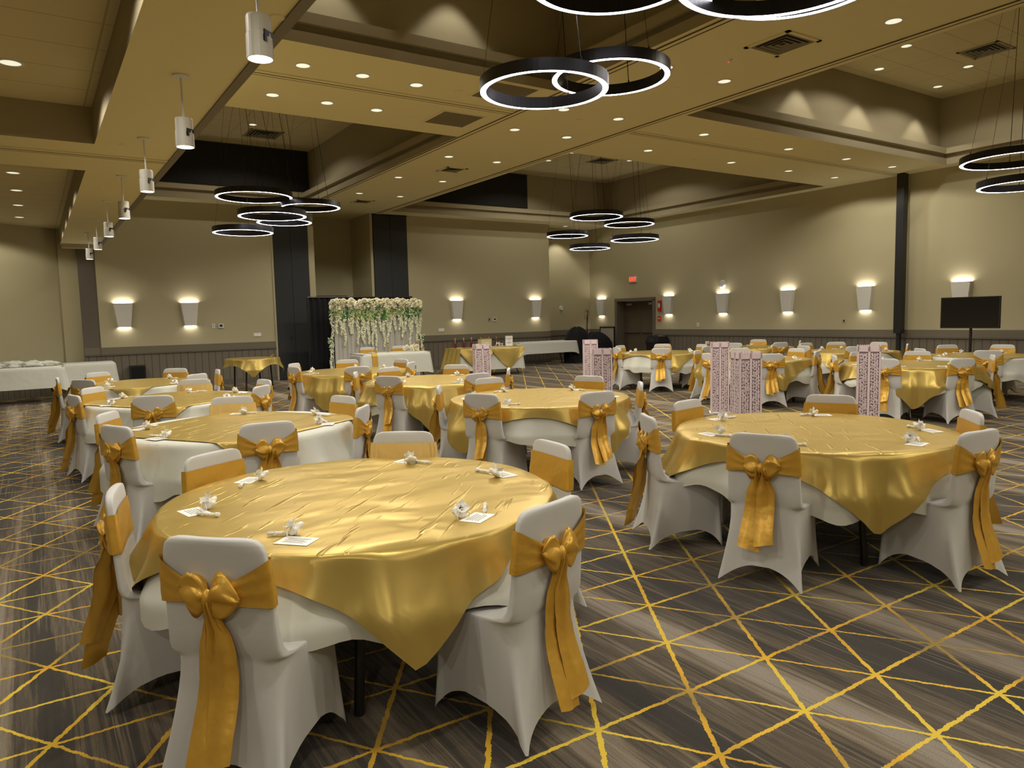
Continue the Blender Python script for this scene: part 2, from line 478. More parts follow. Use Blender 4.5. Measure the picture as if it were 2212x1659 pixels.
bm = B(); lathe(bm, [(.082, -.004), (.105, -.004), (.105, 0), (.082, .0)], 28, closed=True)
me_dt = mk('trim_ring', bm, WHITEP, smooth=False); MDT = me_dt.data; bpy.data.objects.remove(me_dt)
bm = B(); lathe(bm, [(.083, -.002), (.06, -.0015), (.0001, -.001)], 28); o = mk('lens', bm, DOWNL); MDL = o.data; bpy.data.objects.remove(o)
bm = B(); lathe(bm, [(.081, -.006), (.082, -.006), (.083, -.0045), (.081, -.0045)], 28, closed=True); o = mk('rim', bm, BLACKM); MDR = o.data; bpy.data.objects.remove(o)
def downlight(x, y, z, lab, grp, power=38, size=150, blend=.25):
    t = empty('recessed_downlight', (x, y, z), 0, lab, 'ceiling light', grp)
    place('trim_ring', MDT, t); place('lens', MDL, t); place('rim', MDR, t)
    if power: spot(t, (0, 0, -.03), power, size, blend)
ORD = ['nearest', 'second nearest', 'third nearest', 'fourth nearest', 'fourth from the far end', 'third from the far end', 'second from the far end', 'farthest']
PW = 95
for f, xx in (('left', 6.79), ('right', 7.86)):
    for i, yy in enumerate((4.42, 6.68, 8.76, 10.07, 12.31, 14.57, 16.8)):
        downlight(xx, yy, ZC, 'recessed downlight of the long central beam, %s file, number %d from the camera' % (f, i + 1), 'downlights of the central beam', PW)
for f, yy in (('near', 8.79), ('far', 10.1)):
    for i, xx in enumerate((2.91, 3.66, 4.40)):
        downlight(xx, yy, ZC, 'recessed downlight between the two left ceiling coffers, %s row, %s of three' % (f, ('leftmost', 'middle', 'rightmost')[i]), 'downlights of the left cross beam', PW * .8)
for f, yy in (('near', 8.8), ('far', 10.15)):
    for i, xx in enumerate((9.84, 12.16, 14.04, 15.74)):
        downlight(xx, yy, ZC, 'recessed downlight between the two right coffers, %s row, %s of four' % (f, ('leftmost', 'second from left', 'third from left', 'rightmost')[i]), 'downlights of the right cross beam', PW * .6)
for i, (x, y) in enumerate(((.0, 4.9), (.0, 2.4), (-2.6, 4.9), (-2.6, 2.4), (-2.6, 7.7))):  # unseen downlights added as fill for the near chair backs
    downlight(x, y, 3.83, 'added fill downlight of the near low left coffer outside the picture, number %d' % (i + 1), 'downlights of the low left coffers', PW * .65)
for i, (x, y) in enumerate(((3.0, -1.2), (4.6, -1.2), (10.5, -1.5), (13.5, -1.5), (3.0, -3.4), (10.5, -3.6), (-1.5, -1.5), (-4, -1.5), (-4, 2.5))):  # unseen hall downlights, added behind the camera for fill
    downlight(x, y, ZL if x < 0 and y < 0 else (3.83 if x < 0 else ZC), 'added fill downlight outside the picture behind the camera, number %d' % (i + 1), 'downlights behind the camera', PW * .9)
for i, yy in enumerate((2.0, -.4, -2.8)):  # beam rows carried on out of view, added for their light
    for xx in (6.79, 7.86): downlight(xx, yy, ZC, 'added unseen recessed downlight of the central beam behind the camera, row %d, %s file' % (i + 1, 'left' if xx < 7 else 'right'), 'downlights behind the camera', PW)
for x, y, lab in ((.006, 7.70, 'large round downlight in the near low coffer at the left picture edge'), (-.068, 13.03, 'nearest of four downlights in the far low left coffer'), (-.05, 14.65, 'second nearest of four downlights in the far low left coffer'), (-.05, 16.39, 'third nearest of four downlights in the far low left coffer'), (-.05, 18.15, 'farthest of four downlights in the far low left coffer')):
    downlight(x, y, 3.83, lab, 'downlights of the low left coffers', PW * .65)
for x, y, lab in ((4.55, 17.46, 'small downlight high inside the far left coffer'), (12.93, 17.45, 'leftmost far downlight high inside the far right coffer'), (12.9, 16.31, 'middle downlight high inside the far right coffer'), (15.09, 16.34, 'right downlight high inside the far right coffer'), (12.98, 7.06, 'left downlight high inside the near right coffer'), (15.12, 7.04, 'right downlight high inside the near right coffer')):
    downlight(x, y, 6.08, lab, 'downlights inside the coffers', PW * .8)
downlight(15.45, 19.95, ZC - .001, 'downlight washing the recessed wall at the far corner', 'wall washer downlights', 60, 95, .35)
# wall washers near the coffer walls (lamps of the coffer ceilings just above the cove)
for x in (11.84, 13.74, 15.9, 4.71, 3.0):
    downlight(x, 7.98, 6.08, 'wall washing downlight over the %s scallop of light' % {11.84: 'left right-hand', 13.74: 'middle right-hand', 15.9: 'rightmost', 4.71: 'near coffer', 3.0: 'leftmost near coffer'}[x], 'wall washer downlights', 48, 76, .3)
# pendants in a row under the low bulkhead
def pend_meshes():
    bm = B(); lathe(bm, [(.0001, 0), (.062, 0), (.062, -.012), (.02, -.018), (.0001, -.018)], 24); a = mk('canopy', bm, WHITEP, smooth=False)
    bm = B(); tube(bm, [(0, 0, -.015), (0, 0, -.32)], .008, 8); b = mk('stem', bm, WHITEP)
    bm = B(); lathe(bm, [(.0001, -.32), (.06, -.32), (.063, -.33), (.063, -.41), (.066, -.415), (.068, -.535), (.062, -.535), (.058, -.50), (.0001, -.50)], 28); c = mk('housing', bm, WHITEP)
    bm = B(); lathe(bm, [(.061, -.528), (.0001, -.526)], 28); e = mk('lens', bm, PENDL)
    bm = B(); box(bm, -.045, .028, -.0655, -.058, -.432, -.405); box(bm, -.045, -.028, -.0655, -.055, -.46, -.43); f = mk('slot', bm, BLACKM)
    r = [o.data for o in (a, b, c, e, f)]
    for o in (a, b, c, e, f): bpy.data.objects.remove(o)
    return r
PM = pend_meshes()
for i in range(9):
    yy = -.45 + 2.2 * i  # first two pendants are unseen, added to extend the row as fill
    t = empty('cylinder_pendant', (1.085, yy, ZL), 0, 'white cylinder pendant lamp under the low bulkhead, %s' % ('number %d unseen, added behind the camera' % i if i < 2 else ORD[0] if i == 2 else 'number %d counted from the camera' % (i - 1)), 'pendant lamp', 'row of cylinder pendants')
    for nm, me in zip(('canopy', 'stem', 'housing', 'lens', 'slot'), PM):
        place(nm, me, t, rot=(0, 0, (.7 if nm == 'slot' else 0)))
    spot(t, (0, 0, -.55), 55, 120, .7, .05, (1, .95, .84))

# LED ring pendants
def ring(c, rad, lab, grp, ztop=6.08, n=72):
    t = empty('ring_pendant', c, 0, lab, 'ring light', grp)
    w, h = .060, .105
    bm = B(); lathe(bm, [(rad, 0), (rad, h), (rad - w, h), (rad - w, 0), (rad - w + .004, 0), (rad - w + .004, .01), (rad - .004, .01), (rad - .004, 0)], n, closed=True)
    mk('ring_body', bm, BLACKM, t)
    bm = B(); lathe(bm, [(rad - .006, .002), (rad - w + .006, .002), (rad - w + .006, .009), (rad - .006, .009)], n, closed=True)
    mk('led_strip', bm, RINGL, t)
    top = Vector((c[0] * .0, 0, ztop - c[2]))
    bm = B()
    for k in range(3):
        a_ = 2 * PI * k / 3 + .5
        p = Vector(((rad - w / 2) * math.cos(a_), (rad - w / 2) * math.sin(a_), h))
        tube(bm, [p, p * .35 + Vector((0, 0, ztop - c[2] - .02))], .0022 if k else .0045, 5)
        tube(bm, [p, p + Vector((0, 0, .03))], .008, 6)
    mk('cable', bm, BLACKM, t)
    bm = B(); lathe(bm, [(.0001, 0), (.09, 0), (.09, -.025), (.0001, -.025)], 20); mk('canopy', bm, BLACKM, t, loc=(0, 0, ztop - c[2]))
g = 'ring lights of the near left coffer'
ring((4.04, 5.50, 3.60), .585, 'black LED ring with cool light, lower left of the pair hanging centre top', g)
ring((4.97, 5.65, 3.90), .585, 'black LED ring overlapping behind the lower left ring, centre top', g)
ring((3.87, 4.36, 4.10), .66, 'LED ring cut by the top edge above the pair of hanging rings', g)
ring((4.22, 3.08, 3.73), .72, 'largest LED ring cut by the top edge, right of the picture centre', g)
ring((4.55, 3.25, 3.80), .62, 'LED ring peeking just below and right of the largest ring at the top edge', g)
g = 'ring lights of the far left coffer'
for c, r_, l in (((3.86, 15, 4.03), .73, 'topmost and widest'), ((5.05, 15.2, 3.93), .61, 'rightmost'), ((3.86, 13.8, 3.51), .61, 'middle'), ((4.65, 15.75, 3.67), .567, 'small partly hidden'), ((3.61, 15, 3.33), .57, 'lowest')):
    ring(c, r_, '%s LED ring of the cluster over the left row of tables' % l, g)
g = 'ring lights of the far right coffer'
for c, r_, l in (((11.64, 13.8, 3.92), .645, 'topmost and widest'), ((13.52, 14.68, 3.94), .668, 'upper right'), ((12.3, 15.8, 3.70), .56, 'left'), ((12.8, 13.7, 3.41), .60, 'lower right'), ((12.5, 15.1, 3.31), .54, 'lowest')):
    ring(c, r_, '%s LED ring of the cluster before the far right corner' % l, g)
g = 'ring lights of the near right coffer'
ring((12.6, 5.15, 3.74), .73, 'upper LED ring cut by the right picture edge', g)
ring((12.57, 5.0, 3.34), .62, 'lower LED ring cut by the right picture edge', g)

# wall sconces: tapered white shades lit up and down
def sconce_meshes():
    zt, zb, wt, wb, dp = .285, -.285, .215, .145, .10
    bm = B()
    def sec(z, w, d): return [(-w, 0, z), (-w * .93, -d, z), (w * .93, -d, z), (w, 0, z)]
    grid(bm, [sec(zt, wt, dp), sec(zb, wb, dp * .8)])
    grid(bm, [sec(zb, wb - .006, dp * .8 - .006), sec(zt, wt - .006, dp - .006)])
    a = mk('shade', bm, WHITEP)
    bm = B(); quad(bm, (-wt + .02, -.012, zt - .03), (wt - .02, -.012, zt - .03), (wt - .03, -dp + .015, zt - .03), (-wt + .03, -dp + .015, zt - .03)); b = mk('uplight_lamp', bm, SCONL)
    bm = B(); quad(bm, (-wb + .015, -.012, zb + .03), (wb - .015, -.012, zb + .03), (wb - .025, -dp * .8 + .015, zb + .03), (-wb + .025, -dp * .8 + .015, zb + .03)); c = mk('downlight_lamp', bm, SCONL)
    bm = B(); box(bm, -.06, .06, -.04, 0, -.1, .1); e = mk('bracket', bm, STEEL)
    r = [o.data for o in (a, b, c, e)]
    for o in (a, b, c, e): bpy.data.objects.remove(o)
    return r
SM = sconce_meshes()
def sconce(loc, rz, lab):
    t = empty('wall_sconce', loc, rz, lab, 'wall lamp', 'tapered wall sconces')
    for nm, me in zip(('shade', 'uplight_lamp', 'downlight_lamp', 'bracket'), SM): place(nm, me, t)
for x, l in ((1.87, 'leftmost on the back wall'), (3.35, 'second from the left on the back wall, beside the thermostat'), (11.03, 'on the back wall just right of the flower backdrop'), (14.02, 'at the right end of the back wall')):
    sconce((x, YB, 1.815), 0, 'white tapered wall sconce ' + l)
for y, l in ((19.85, 'left of the brown double door'), (16.59, 'right of the double door by the fire alarms'), (14.42, 'under the round wall detector'), (12.23, 'third right of the double door'), (10.05, 'just left of the black post'), (7.86, 'half hidden behind the television')):
    sconce((XR, y, 1.815), R(-90), 'white tapered sconce on the right wall ' + l)

# ceiling vents, return grilles, detectors
def diffuser(x, y, z, s, lab):
    t = empty('air_diffuser', (x, y, z), 0, lab, 'ceiling vent')
    bm = B()
    for a_, b_, c_, d_ in ((-s, s, -s, -s + .05), (-s, s, s - .05, s), (-s, -s + .05, -s, s), (s - .05, s, -s, s)): box(bm, a_, b_, c_, d_, -.012, 0)
    mk('frame', bm, CEIL if z < 5 else COVE, t)
    bm = B(); quad(bm, (-s, -s, -.002), (s, -s, -.002), (s, s, -.002), (-s, s, -.002)); mk('backing', bm, VENTD, t)
    bm = B()
    for k in range(4):
        r0 = s * (.82 - .2 * k); r1 = r0 - s * .11
        rings = [[(-q, -q, zz), (q, -q, zz), (q, q, zz), (-q, q, zz)] for q, zz in ((r0, -.012), (r1, -.004))]
        grid(bm, rings, True)
    mk('louvre', bm, VENTM, t)
diffuser(7.38, 5.44, ZC, .30, 'square louvred air diffuser in the central ceiling beam near the top of the picture')
diffuser(7.43, 13.35, ZC, .24, 'square air diffuser far along the central ceiling beam')
diffuser(7.31, 17.9, ZC, .24, 'smallest farthest air diffuser of the central ceiling beam')
diffuser(14.46, 6.45, 6.08, .34, 'air diffuser high inside the near right coffer')
diffuser(14.38, 16.77, 6.08, .34, 'air diffuser high inside the far right coffer')
diffuser(4.98, 18.2, 6.08, .4, 'dark square vent high inside the far left coffer')
for x, y, l in ((5.62, 10.0, 'far'), (5.58, 8.5, 'near')):
    t = empty('return_grille', (x, y, ZC), 0, 'flat grey square return air grille, the %s one beside the central beam' % l, 'ceiling vent')
    bm = B(); box(bm, -.37, .37, -.37, .37, -.006, 0); mk('frame', bm, CEIL, t)
    bm = B(); box(bm, -.33, .33, -.33, .33, -.009, -.005)
    for k in range(16): box(bm, -.33, .33, -.32 + k * .041, -.312 + k * .041, -.012, -.009)
    mk('mesh_panel', bm, VENTM, t)
i = 0
for x, y, z in ((.95, 8.73, ZL), (.935, 11.66, ZL), (1.41, 4.71, ZL), (5.0, 8.75, ZC), (5.0, 10.2, ZC), (7.35, 9.1, ZC), (7.5, 7.2, ZC), (7.35, 11.6, ZC), (10.9, 8.6, ZC), (13.1, 8.6, ZC), (11.2, 10.3, ZC), (14.9, 10.3, ZC)):
    bm = B(); lathe(bm, [(.0001, -.008), (.045, -.008), (.055, 0)], 20)
    tag(mk('sprinkler_cover', bm, CEIL, loc=(x, y, z)), 'small round flush sprinkler cover on the %s, one of several alike' % ('low left bulkhead' if z < 4 else 'main ceiling beams'), 'ceiling fitting', 'sprinkler covers on the low bulkhead' if z < 4 else 'sprinkler covers on the main beams')
bm = B(); lathe(bm, [(.0001, -.03), (.03, -.028), (.05, 0)], 16)
t = mk('smoke_detector', bm, WHITEP, loc=(7.25, 6.1, ZC)); tag(t, 'small ceiling detector with a red light beside the nearest diffuser', 'detector')
bm = B(); lathe(bm, [(.0001, -.036), (.006, -.034), (.006, -.028)], 8); mk('indicator', bm, REDDOT, t)

# fixtures on the walls
def plate(name, loc, w, h, d, mt, lab, cat, side='b', parts=()):
    t = empty(name, loc, 0 if side == 'b' else R(-90), lab, cat)
    bm = B(); box(bm, -w / 2, w / 2, -d, 0, -h / 2, h / 2); bmesh.ops.bevel(bm, geom=bm.edges[:], offset=min(w, h, d) * .15, segments=1); mk('plate', bm, mt, t)
    for nm, x0, x1, z0, z1, m2 in parts:
        bm = B(); box(bm, x0, x1, -d - .006, -d + .001, z0, z1); mk(nm, bm, m2, t)
    return t
plate('light_switch', (3.895, YB, 1.507), .075, .115, .012, WHITEP, 'white light switch left of the thermostat on the left back wall', 'switch', parts=[('toggle', -.012, .012, -.02, .02, STEEL)])
plate('thermostat', (4.075, YB, 1.502), .13, .11, .03, WHITEP, 'white thermostat on the left back wall', 'thermostat', parts=[('display', -.035, .035, -.02, .035, BLACKM)])
plate('wall_socket', (4.98, YB, 1.245), .20, .10, .012, WHITEP, 'wide white socket plate above the rail, left of the left partition', 'socket', parts=[('cover', -.08, .08, -.035, .035, PAPER)])
plate('light_switch', (12.21, YB, 1.495), .075, .115, .012, STEEL, 'grey switch plate between the sconces right of the backdrop', 'switch', parts=[('toggle', -.012, .012, -.02, .02, BLACKM)])
plate('thermostat', (12.40, YB, 1.491), .13, .11, .03, WHITEP, 'white thermostat between the sconces right of the backdrop', 'thermostat', parts=[('display', -.035, .035, -.02, .035, BLACKM)])
plate('wall_socket', (10.47, YB, 1.207), .20, .10, .012, WHITEP, 'white socket plate above the rail right of the flower backdrop', 'socket', parts=[('cover', -.08, .08, -.035, .035, PAPER)])
plate('fire_alarm', (XR, 16.977, 1.80), .13, .34, .05, REDP, 'tall red fire alarm strobe between the door and the sconce', 'fire alarm', 's', [('strobe', -.04, .04, -.05, .09, WHITEP)])
plate('fire_pull_station', (XR, 16.98, 1.40), .12, .15, .05, REDP, 'red fire pull handle box below the fire alarm strobe', 'fire alarm', 's', [('handle', -.035, .035, -.015, .015, WHITEP)])
plate('light_switch', (XR, 15.376, 1.184), .09, .13, .015, WHITEP, 'white switch plate on the right wall above the rail', 'switch', 's', [('toggle', -.012, .012, -.02, .02, STEEL)])
plate('wall_socket', (XR, 10.6, 1.33), .08, .18, .015, WALL, 'small wall coloured plate left of the last lit sconce before the post', 'socket', 's', [('cover', -.02, .02, -.07, -.03, BLACKM)])
bm = B(); lathe(bm, [(.0001, .07), (.09, .06), (.13, 0)], 24)
t = mk('wall_detector', bm, WHITEP, loc=(XR, 14.44, 2.37), rot=(0, R(-90), 0)); tag(t, 'round white wall detector above a sconce on the right wall', 'detector')
bm = B(); lathe(bm, [(.0001, .03), (.07, .028), (.085, 0)], 24)
t = mk('wall_speaker', bm, WHITEP, loc=(15.63, YR, 1.82), rot=(R(90), 0, 0)); tag(t, 'small round white wall fitting on the recessed corner wall', 'wall fitting')

def text_mesh(s, size, extr=.002, align='CENTER', shear=0):
    cu = bpy.data.curves.new('txt', 'FONT'); cu.body = s; cu.size = size; cu.extrude = extr; cu.align_x = align; cu.align_y = 'CENTER'; cu.shear = shear
    o = bpy.data.objects.new('txt', cu); COL.objects.link(o)
    bpy.context.view_layer.update()
    me = bpy.data.meshes.new_from_object(o.evaluated_get(bpy.context.evaluated_depsgraph_get()))
    bpy.data.objects.remove(o)
    return me
def text(s, size, mt, parent, loc, rot, name='lettering', extr=.002, shear=0):
    me = text_mesh(s, size, extr, shear=shear); me.materials.clear(); me.materials.append(mt)
    return place(name, me, parent, loc, rot)
t = empty('exit_sign', (XR, 18.2, 2.72), R(-90), 'red lit EXIT sign on the wall above the double door', 'sign')
bm = B(); box(bm, -.16, .16, -.05, 0, -.10, .10); mk('housing', bm, WHITEP, t)
text('EXIT', .17, EXITL, t, (0, -.052, 0), (R(90), 0, 0))
bm = B(); box(bm, -.145, .145, -.0515, -.049, -.085, .085); mk('face', bm, mat('exit_face', (.5, .12, .07), .5, emit=(1, .16, .08), es=.35), t)

# dark floor box speaker by the back wall
t = empty('floor_speaker', (2.07, YB - .16, 0), 0, 'black square box on the floor against the left back wainscot', 'speaker')
bm = B(); box(bm, -.17, .17, -.1, .1, 0, .60); bmesh.ops.bevel(bm, geom=bm.edges[:], offset=.012, segments=1); mk('cabinet', bm, BLACKM, t)
bm = B(); box(bm, -.15, .15, -.105, -.1, .03, .57); mk('grille', bm, BLACKCL, t)
# black post hanging from the track end on the right wall
t = empty('partition_post', (16.72, 9.1, 0), 0, 'tall black post hanging from the ceiling before the right wall', 'post')
bm = B(); box(bm, -.085, .085, -.085, .085, .98, ZC - .015); mk('casing', bm, BLACKM, t)
bm = B(); box(bm, -.04, .04, -.04, .04, 0, .98); mk('lower_pole', bm, BLACKM, t)

# television on a stand
t = empty('television', (15.0, 6.80, 0), R(-90), 'black flat television on a floor stand by the right wall', 'television')
bm = B(); box(bm, -.525, .525, -.035, .02, 1.145, 1.745); bmesh.ops.bevel(bm, geom=bm.edges[:], offset=.008, segments=1); mk('housing', bm, BLACKM, t)
bm = B(); box(bm, -.51, .51, -.037, -.034, 1.165, 1.73); mk('screen', bm, SCREEN, t)
bm = B(); tube(bm, [(0, .05, .03), (0, .05, 1.5)], .025, 10); box(bm, -.1, .1, .02, .06, 1.35, 1.55); mk('pole', bm, BLACKM, t)
bm = B(); box(bm, -.35, .35, -.22, .28, 0, .03); mk('base', bm, BLACKM, t)

# trash bin by the door
t = empty('waste_bin', (16.62, 16.78, 0), R(-90), 'black waste bin with a swing lid right of the double door', 'bin')
bm = B()
grid(bm, [[(-w, -d_, z), (w, -d_, z), (w, d_, z), (-w, d_, z)] for w, d_, z in ((.24, .2, 0), (.27, .23, .62))], True); quad(bm, (-.24, -.2, 0), (-.24, .2, 0), (.24, .2, 0), (.24, -.2, 0)); mk('bin_body', bm, BLACKM, t)
bm = B()
grid(bm, [[(-w, -d_, z), (w, -d_, z), (w, d_, z), (-w, d_, z)] for w, d_, z in ((.29, .25, .62), (.29, .25, .68), (.25, .2, .84), (.2, .14, .87))], True); quad(bm, (-.2, -.14, .87), (.2, -.14, .87), (.2, .14, .87), (-.2, .14, .87)); mk('lid', bm, BLACKM, t)
bm = B(); box(bm, -.13, .13, -.252, -.235, .66, .78); mk('swing_flap', bm, mat('glossy_black', (.02, .02, .02), .12), t)
TABLES = {'T1': (1.270, 3.250), 'T2': (1.360, 6.120), 'T3': (1.300, 8.800), 'T4': (1.270, 11.600), 'T5': (4.471, 8.741), 'T6': (4.291, 6.021), 'T7': (4.316, 11.318), 'T9': (4.460, 3.020), 'T10': (11.092, 11.088), 'T11': (10.488, 8.224), 'T12': (13.875, 10.948), 'T13': (13.412, 8.294), 'T14': (10.717, 5.658), 'T15': (13.261, 5.797)}
SEATS = {
    'T1': [(0.436, 2.454, -136, 'near left'), (1.569, 2.129, -75, 'near right'), (0.238, 3.46, 168, 'left'), (0.76, 4.11, 121, 'far left'), (1.869, 4.069, 54, 'far'), (2.34, 3.16, -5, 'right')],
    'T2': [(0.43, 5.677, -155, 'near left'), (0.447, 6.596, 152, 'left'), (1.531, 7.136, 80, 'far'), (1.315, 5.091, -93, 'near'), (2.353, 6.395, 15, 'far right'), (2.188, 5.507, -37, 'near right')],
    'T3': [(0.299, 8.558, -166, 'left'), (0.516, 9.468, 140, 'far left'), (0.941, 7.835, -110, 'near'), (1.659, 9.765, 70, 'far'), (2.061, 8.105, -42, 'near right'), (2.316, 8.972, 10, 'right')],
    'T4': [(0.241, 11.64, 178, 'left'), (0.502, 10.914, -138, 'near left'), (0.775, 12.503, 119, 'far left'), (1.85, 12.451, 56, 'far right'), (1.872, 10.764, -54, 'near right'), (2.297, 11.524, -4, 'right')],
    'T5': [(4.276, 9.752, 101, 'far left'), (3.554, 9.21, 153, 'left'), (3.587, 8.211, -149, 'near left'), (5.225, 9.442, 43, 'far'), (4.577, 7.716, -84, 'near right'), (5.313, 8.148, -35, 'right')],
    'T6': [(4.318, 7.05, 89, 'far left'), (3.422, 6.574, 148, 'left'), (3.347, 5.61, -156, 'near left'), (4.211, 4.994, -94, 'near right'), (5.256, 6.382, 21, 'far right'), (5.086, 5.366, -39, 'right')],
    'T7': [(3.586, 12.044, 135, 'far left'), (3.306, 11.119, -169, 'near left'), (4.615, 12.303, 73, 'far'), (4.034, 10.327, -106, 'near'), (5.319, 11.552, 13, 'far right'), (5.046, 10.591, -45, 'near right')],
    'T9': [(3.451, 3.588, 151, 'near left'), (4.279, 4.003, 100, 'far left'), (5.36, 3.456, 26, 'far'), (5.14, 2.287, -47, 'right'), (4.36, 1.897, -95, 'near right'), (3.381, 2.594, -158, 'near')],
    'T10': [(10.107, 11.389, 163, 'near left'), (10.825, 12.083, 105, 'far left'), (11.845, 11.79, 43, 'far'), (10.363, 10.36, -135, 'near'), (12.095, 10.856, -13, 'far right'), (11.393, 10.103, -73, 'near right')],
    'T11': [(10.084, 9.172, 113, 'left'), (9.466, 8.348, 173, 'near left'), (11.107, 9.048, 53, 'far'), (9.87, 7.401, -127, 'near'), (11.511, 8.101, -7, 'far right'), (10.892, 7.277, -67, 'right')],
    'T12': [(13.356, 11.837, 120, 'left'), (12.887, 10.659, -164, 'near'), (14.765, 11.467, 30, 'far'), (13.579, 9.961, -107, 'near right'), (14.455, 10.096, -56, 'right')],
    'T13': [(13.525, 9.318, 84, 'far left'), (12.434, 8.617, 162, 'near left'), (14.144, 9.019, 45, 'far'), (14.441, 8.253, -2, 'far right'), (13.892, 7.382, -62, 'right'), (12.62, 7.635, -140, 'near')],
    'T14': [(10.044, 6.438, 131, 'left'), (11.039, 6.637, 72, 'far left'), (11.674, 6.041, 22, 'far'), (9.706, 5.465, -169, 'near'), (10.279, 4.726, -115, 'near right'), (11.23, 4.765, -60, 'right')],
    'T15': [(12.431, 6.408, 144, 'near left'), (13.842, 6.647, 56, 'far left'), (14.284, 5.916, 7, 'far'), (12.348, 5.32, -152, 'near')],
}

# ------------------------------------------------------------------ banquet chair with stretch cover and sash
SECT = [  # z, y rear, y front, half width, exponent
    (.42, -.215, .245, .215), (.445, -.213, .228, .215), (.457, -.212, .17, .215), (.463, -.211, .05, .214), (.468, -.211, -.06, .212),
    (.480, -.212, -.125, .209), (.505, -.213, -.155, .206), (.56, -.216, -.172, .203), (.64, -.221, -.183, .200), (.72, -.227, -.190, .197),
    (.79, -.232, -.196, .192), (.835, -.235, -.200, .186), (.858, -.237, -.202, .177), (.872, -.2375, -.204, .160), (.879, -.236, -.208, .135), (.881, -.230, -.214, .10)]
NS = 72
def sup(t, n):
    c, s = math.cos(t), math.sin(t)
    return math.copysign(abs(c) ** (2 / n), c), math.copysign(abs(s) ** (2 / n), s)
def bowl(z):
    """rear / front / half width of the backrest at height z"""
    for a, b in zip(SECT, SECT[1:]):
        if a[0] <= z <= b[0]:
            f = (z - a[0]) / (b[0] - a[0]); return [lerp(a[i], b[i], f) for i in (1, 2, 3)]
    return list(SECT[-1][1:4])
def cover_mesh():
    bm = B(); rows = []
    NR = 9
    for i in range(NR, 0, -1):
        s = i / NR; row = []
        for k in range(NS):
            t = 2 * PI * k / NS + PI / NS
            c, sn = sup(t, 4.2)
            cw = abs(math.sin(2 * t)) ** 1.15
            vv_ = min(1, min(abs(c), abs(sn)) / max(abs(c), abs(sn), .01))
            arch = (1 - vv_ ** 2.1) ** .85
            x = .215 * c; y = .015 + .23 * sn
            rear = sn < 0
            zh = .004 + (.13 if not rear else .12) * arch
            cw = vv_ ** 5
            x += math.copysign((.042 if sn > 0 else .062) * cw * s ** 1.3, c)
            y += -.10 * s ** 1.5 * (cw * .85 + .3) if rear and sn < -.5 else (.012 * cw * s if sn > .5 else -.04 * s * (-sn + .5) * .6)
            pinch = (1 - cw) * s * .016
            x -= math.copysign(pinch, c) if abs(c) > .9 else 0
            z = lerp(.42, zh, s)
            row.append((x, y, z))
        rows.append(row)
    for z, yr, yf, hw in SECT:
        row = []
        n = 4.2 if z < .5 else 5
        for k in range(NS):
            t = 2 * PI * k / NS + PI / NS
            c, sn = sup(t, n)
            yc, hy = (yr + yf) / 2, (yf - yr) / 2
            curve = .012 * (1 - (c) ** 2) * (-1 if z > .5 else 0)     # slightly hollow back
            row.append((hw * c, yc + hy * sn + curve, z))
        rows.append(row)
    vv = grid(bm, rows, True)
    bm.faces.new(vv[-1])
    bm.normal_update()
    o = mk('chair_cover', bm, SPANDEX, smooth=True)
    m = o.data; bpy.data.objects.remove(o); return m

def sash_band(pleat, mt):
    bm = B(); rows = []; N = 80; NR = 10
    zk = .695
    for i in range(NR + 1):
        f = i / NR; row = []
        for k in range(N):
            t = 2 * PI * k / N
            c, sn = sup(t, 5)
            if sn > 0: zt, zb = .815, .655
            else:
                w = min(1, abs(c)) ** 1.25
                zt, zb = lerp(zk + .022, .815, w), lerp(zk - .022, .655, w)
            z = lerp(zb, zt, f)
            yr, yf, hw = bowl(z)
            d = .007
            if sn < 0: d += .004 + .0045 * math.sin(f * 17 + 2.0 * c) * (1.1 - abs(c)) + .004 * (1 - abs(c))
            elif pleat: d += .005 * math.sin(c * 62 + f * 1.5) + .003
            else: d += .0012 * math.sin(f * 9 + c * 5)
            x = (hw + d) * c; y = (yr + yf) / 2 + ((yf - yr) / 2 + d) * sn - .012 * (1 - c * c) - (.008 * (1 - abs(c)) if sn < 0 else 0)
            row.append((x, y, z))
        rows.append(row)
    grid(bm, rows, True)
    o = mk('sash', bm, mt, smooth=True); m = o.data; bpy.data.objects.remove(o); return m

def bow_loop(side, lift, size, mt, seed):
    rnd = random.Random(seed); bm = B(); rows = []; ph = rnd.uniform(0, 6)
    NL = 14; NP = 26
    for i in range(NL + 1):
        s = i / NL
        rz = (.010 + .054 * math.sin(PI * min(1, s * 1.02) ** .80) ** .8 if s < 1 else .004) * size
        ry = rz * .5
        px = side * (.006 + .098 * s * size); pz = lift * (s ** 1.3) * .05 - .02 * s * s
        row = []
        for k in range(NP):
            a = 2 * PI * k / NP
            cr = 1 + (.24 * math.cos(5 * a + ph + 2.6 * s) + .12 * math.cos(8 * a - ph - s)) * (1 - .25 * s)
            # a hollow towards the viewer makes the loop read as folded ribbon
            dent = 1 - .55 * max(0, math.cos(a + PI / 2 + .4 * side)) ** 3 * math.sin(PI * s)
            row.append((px + side * .006 * math.cos(3 * a + ph) * s, ry * math.sin(a) * cr * dent, pz + rz * math.cos(a) * cr))
        rows.append(row)
    vv = grid(bm, rows, True); bm.faces.new(vv[0]); bm.faces.new(vv[-1])
    o = mk('bow_loop', bm, mt, smooth=True); m = o.data; bpy.data.objects.remove(o); return m

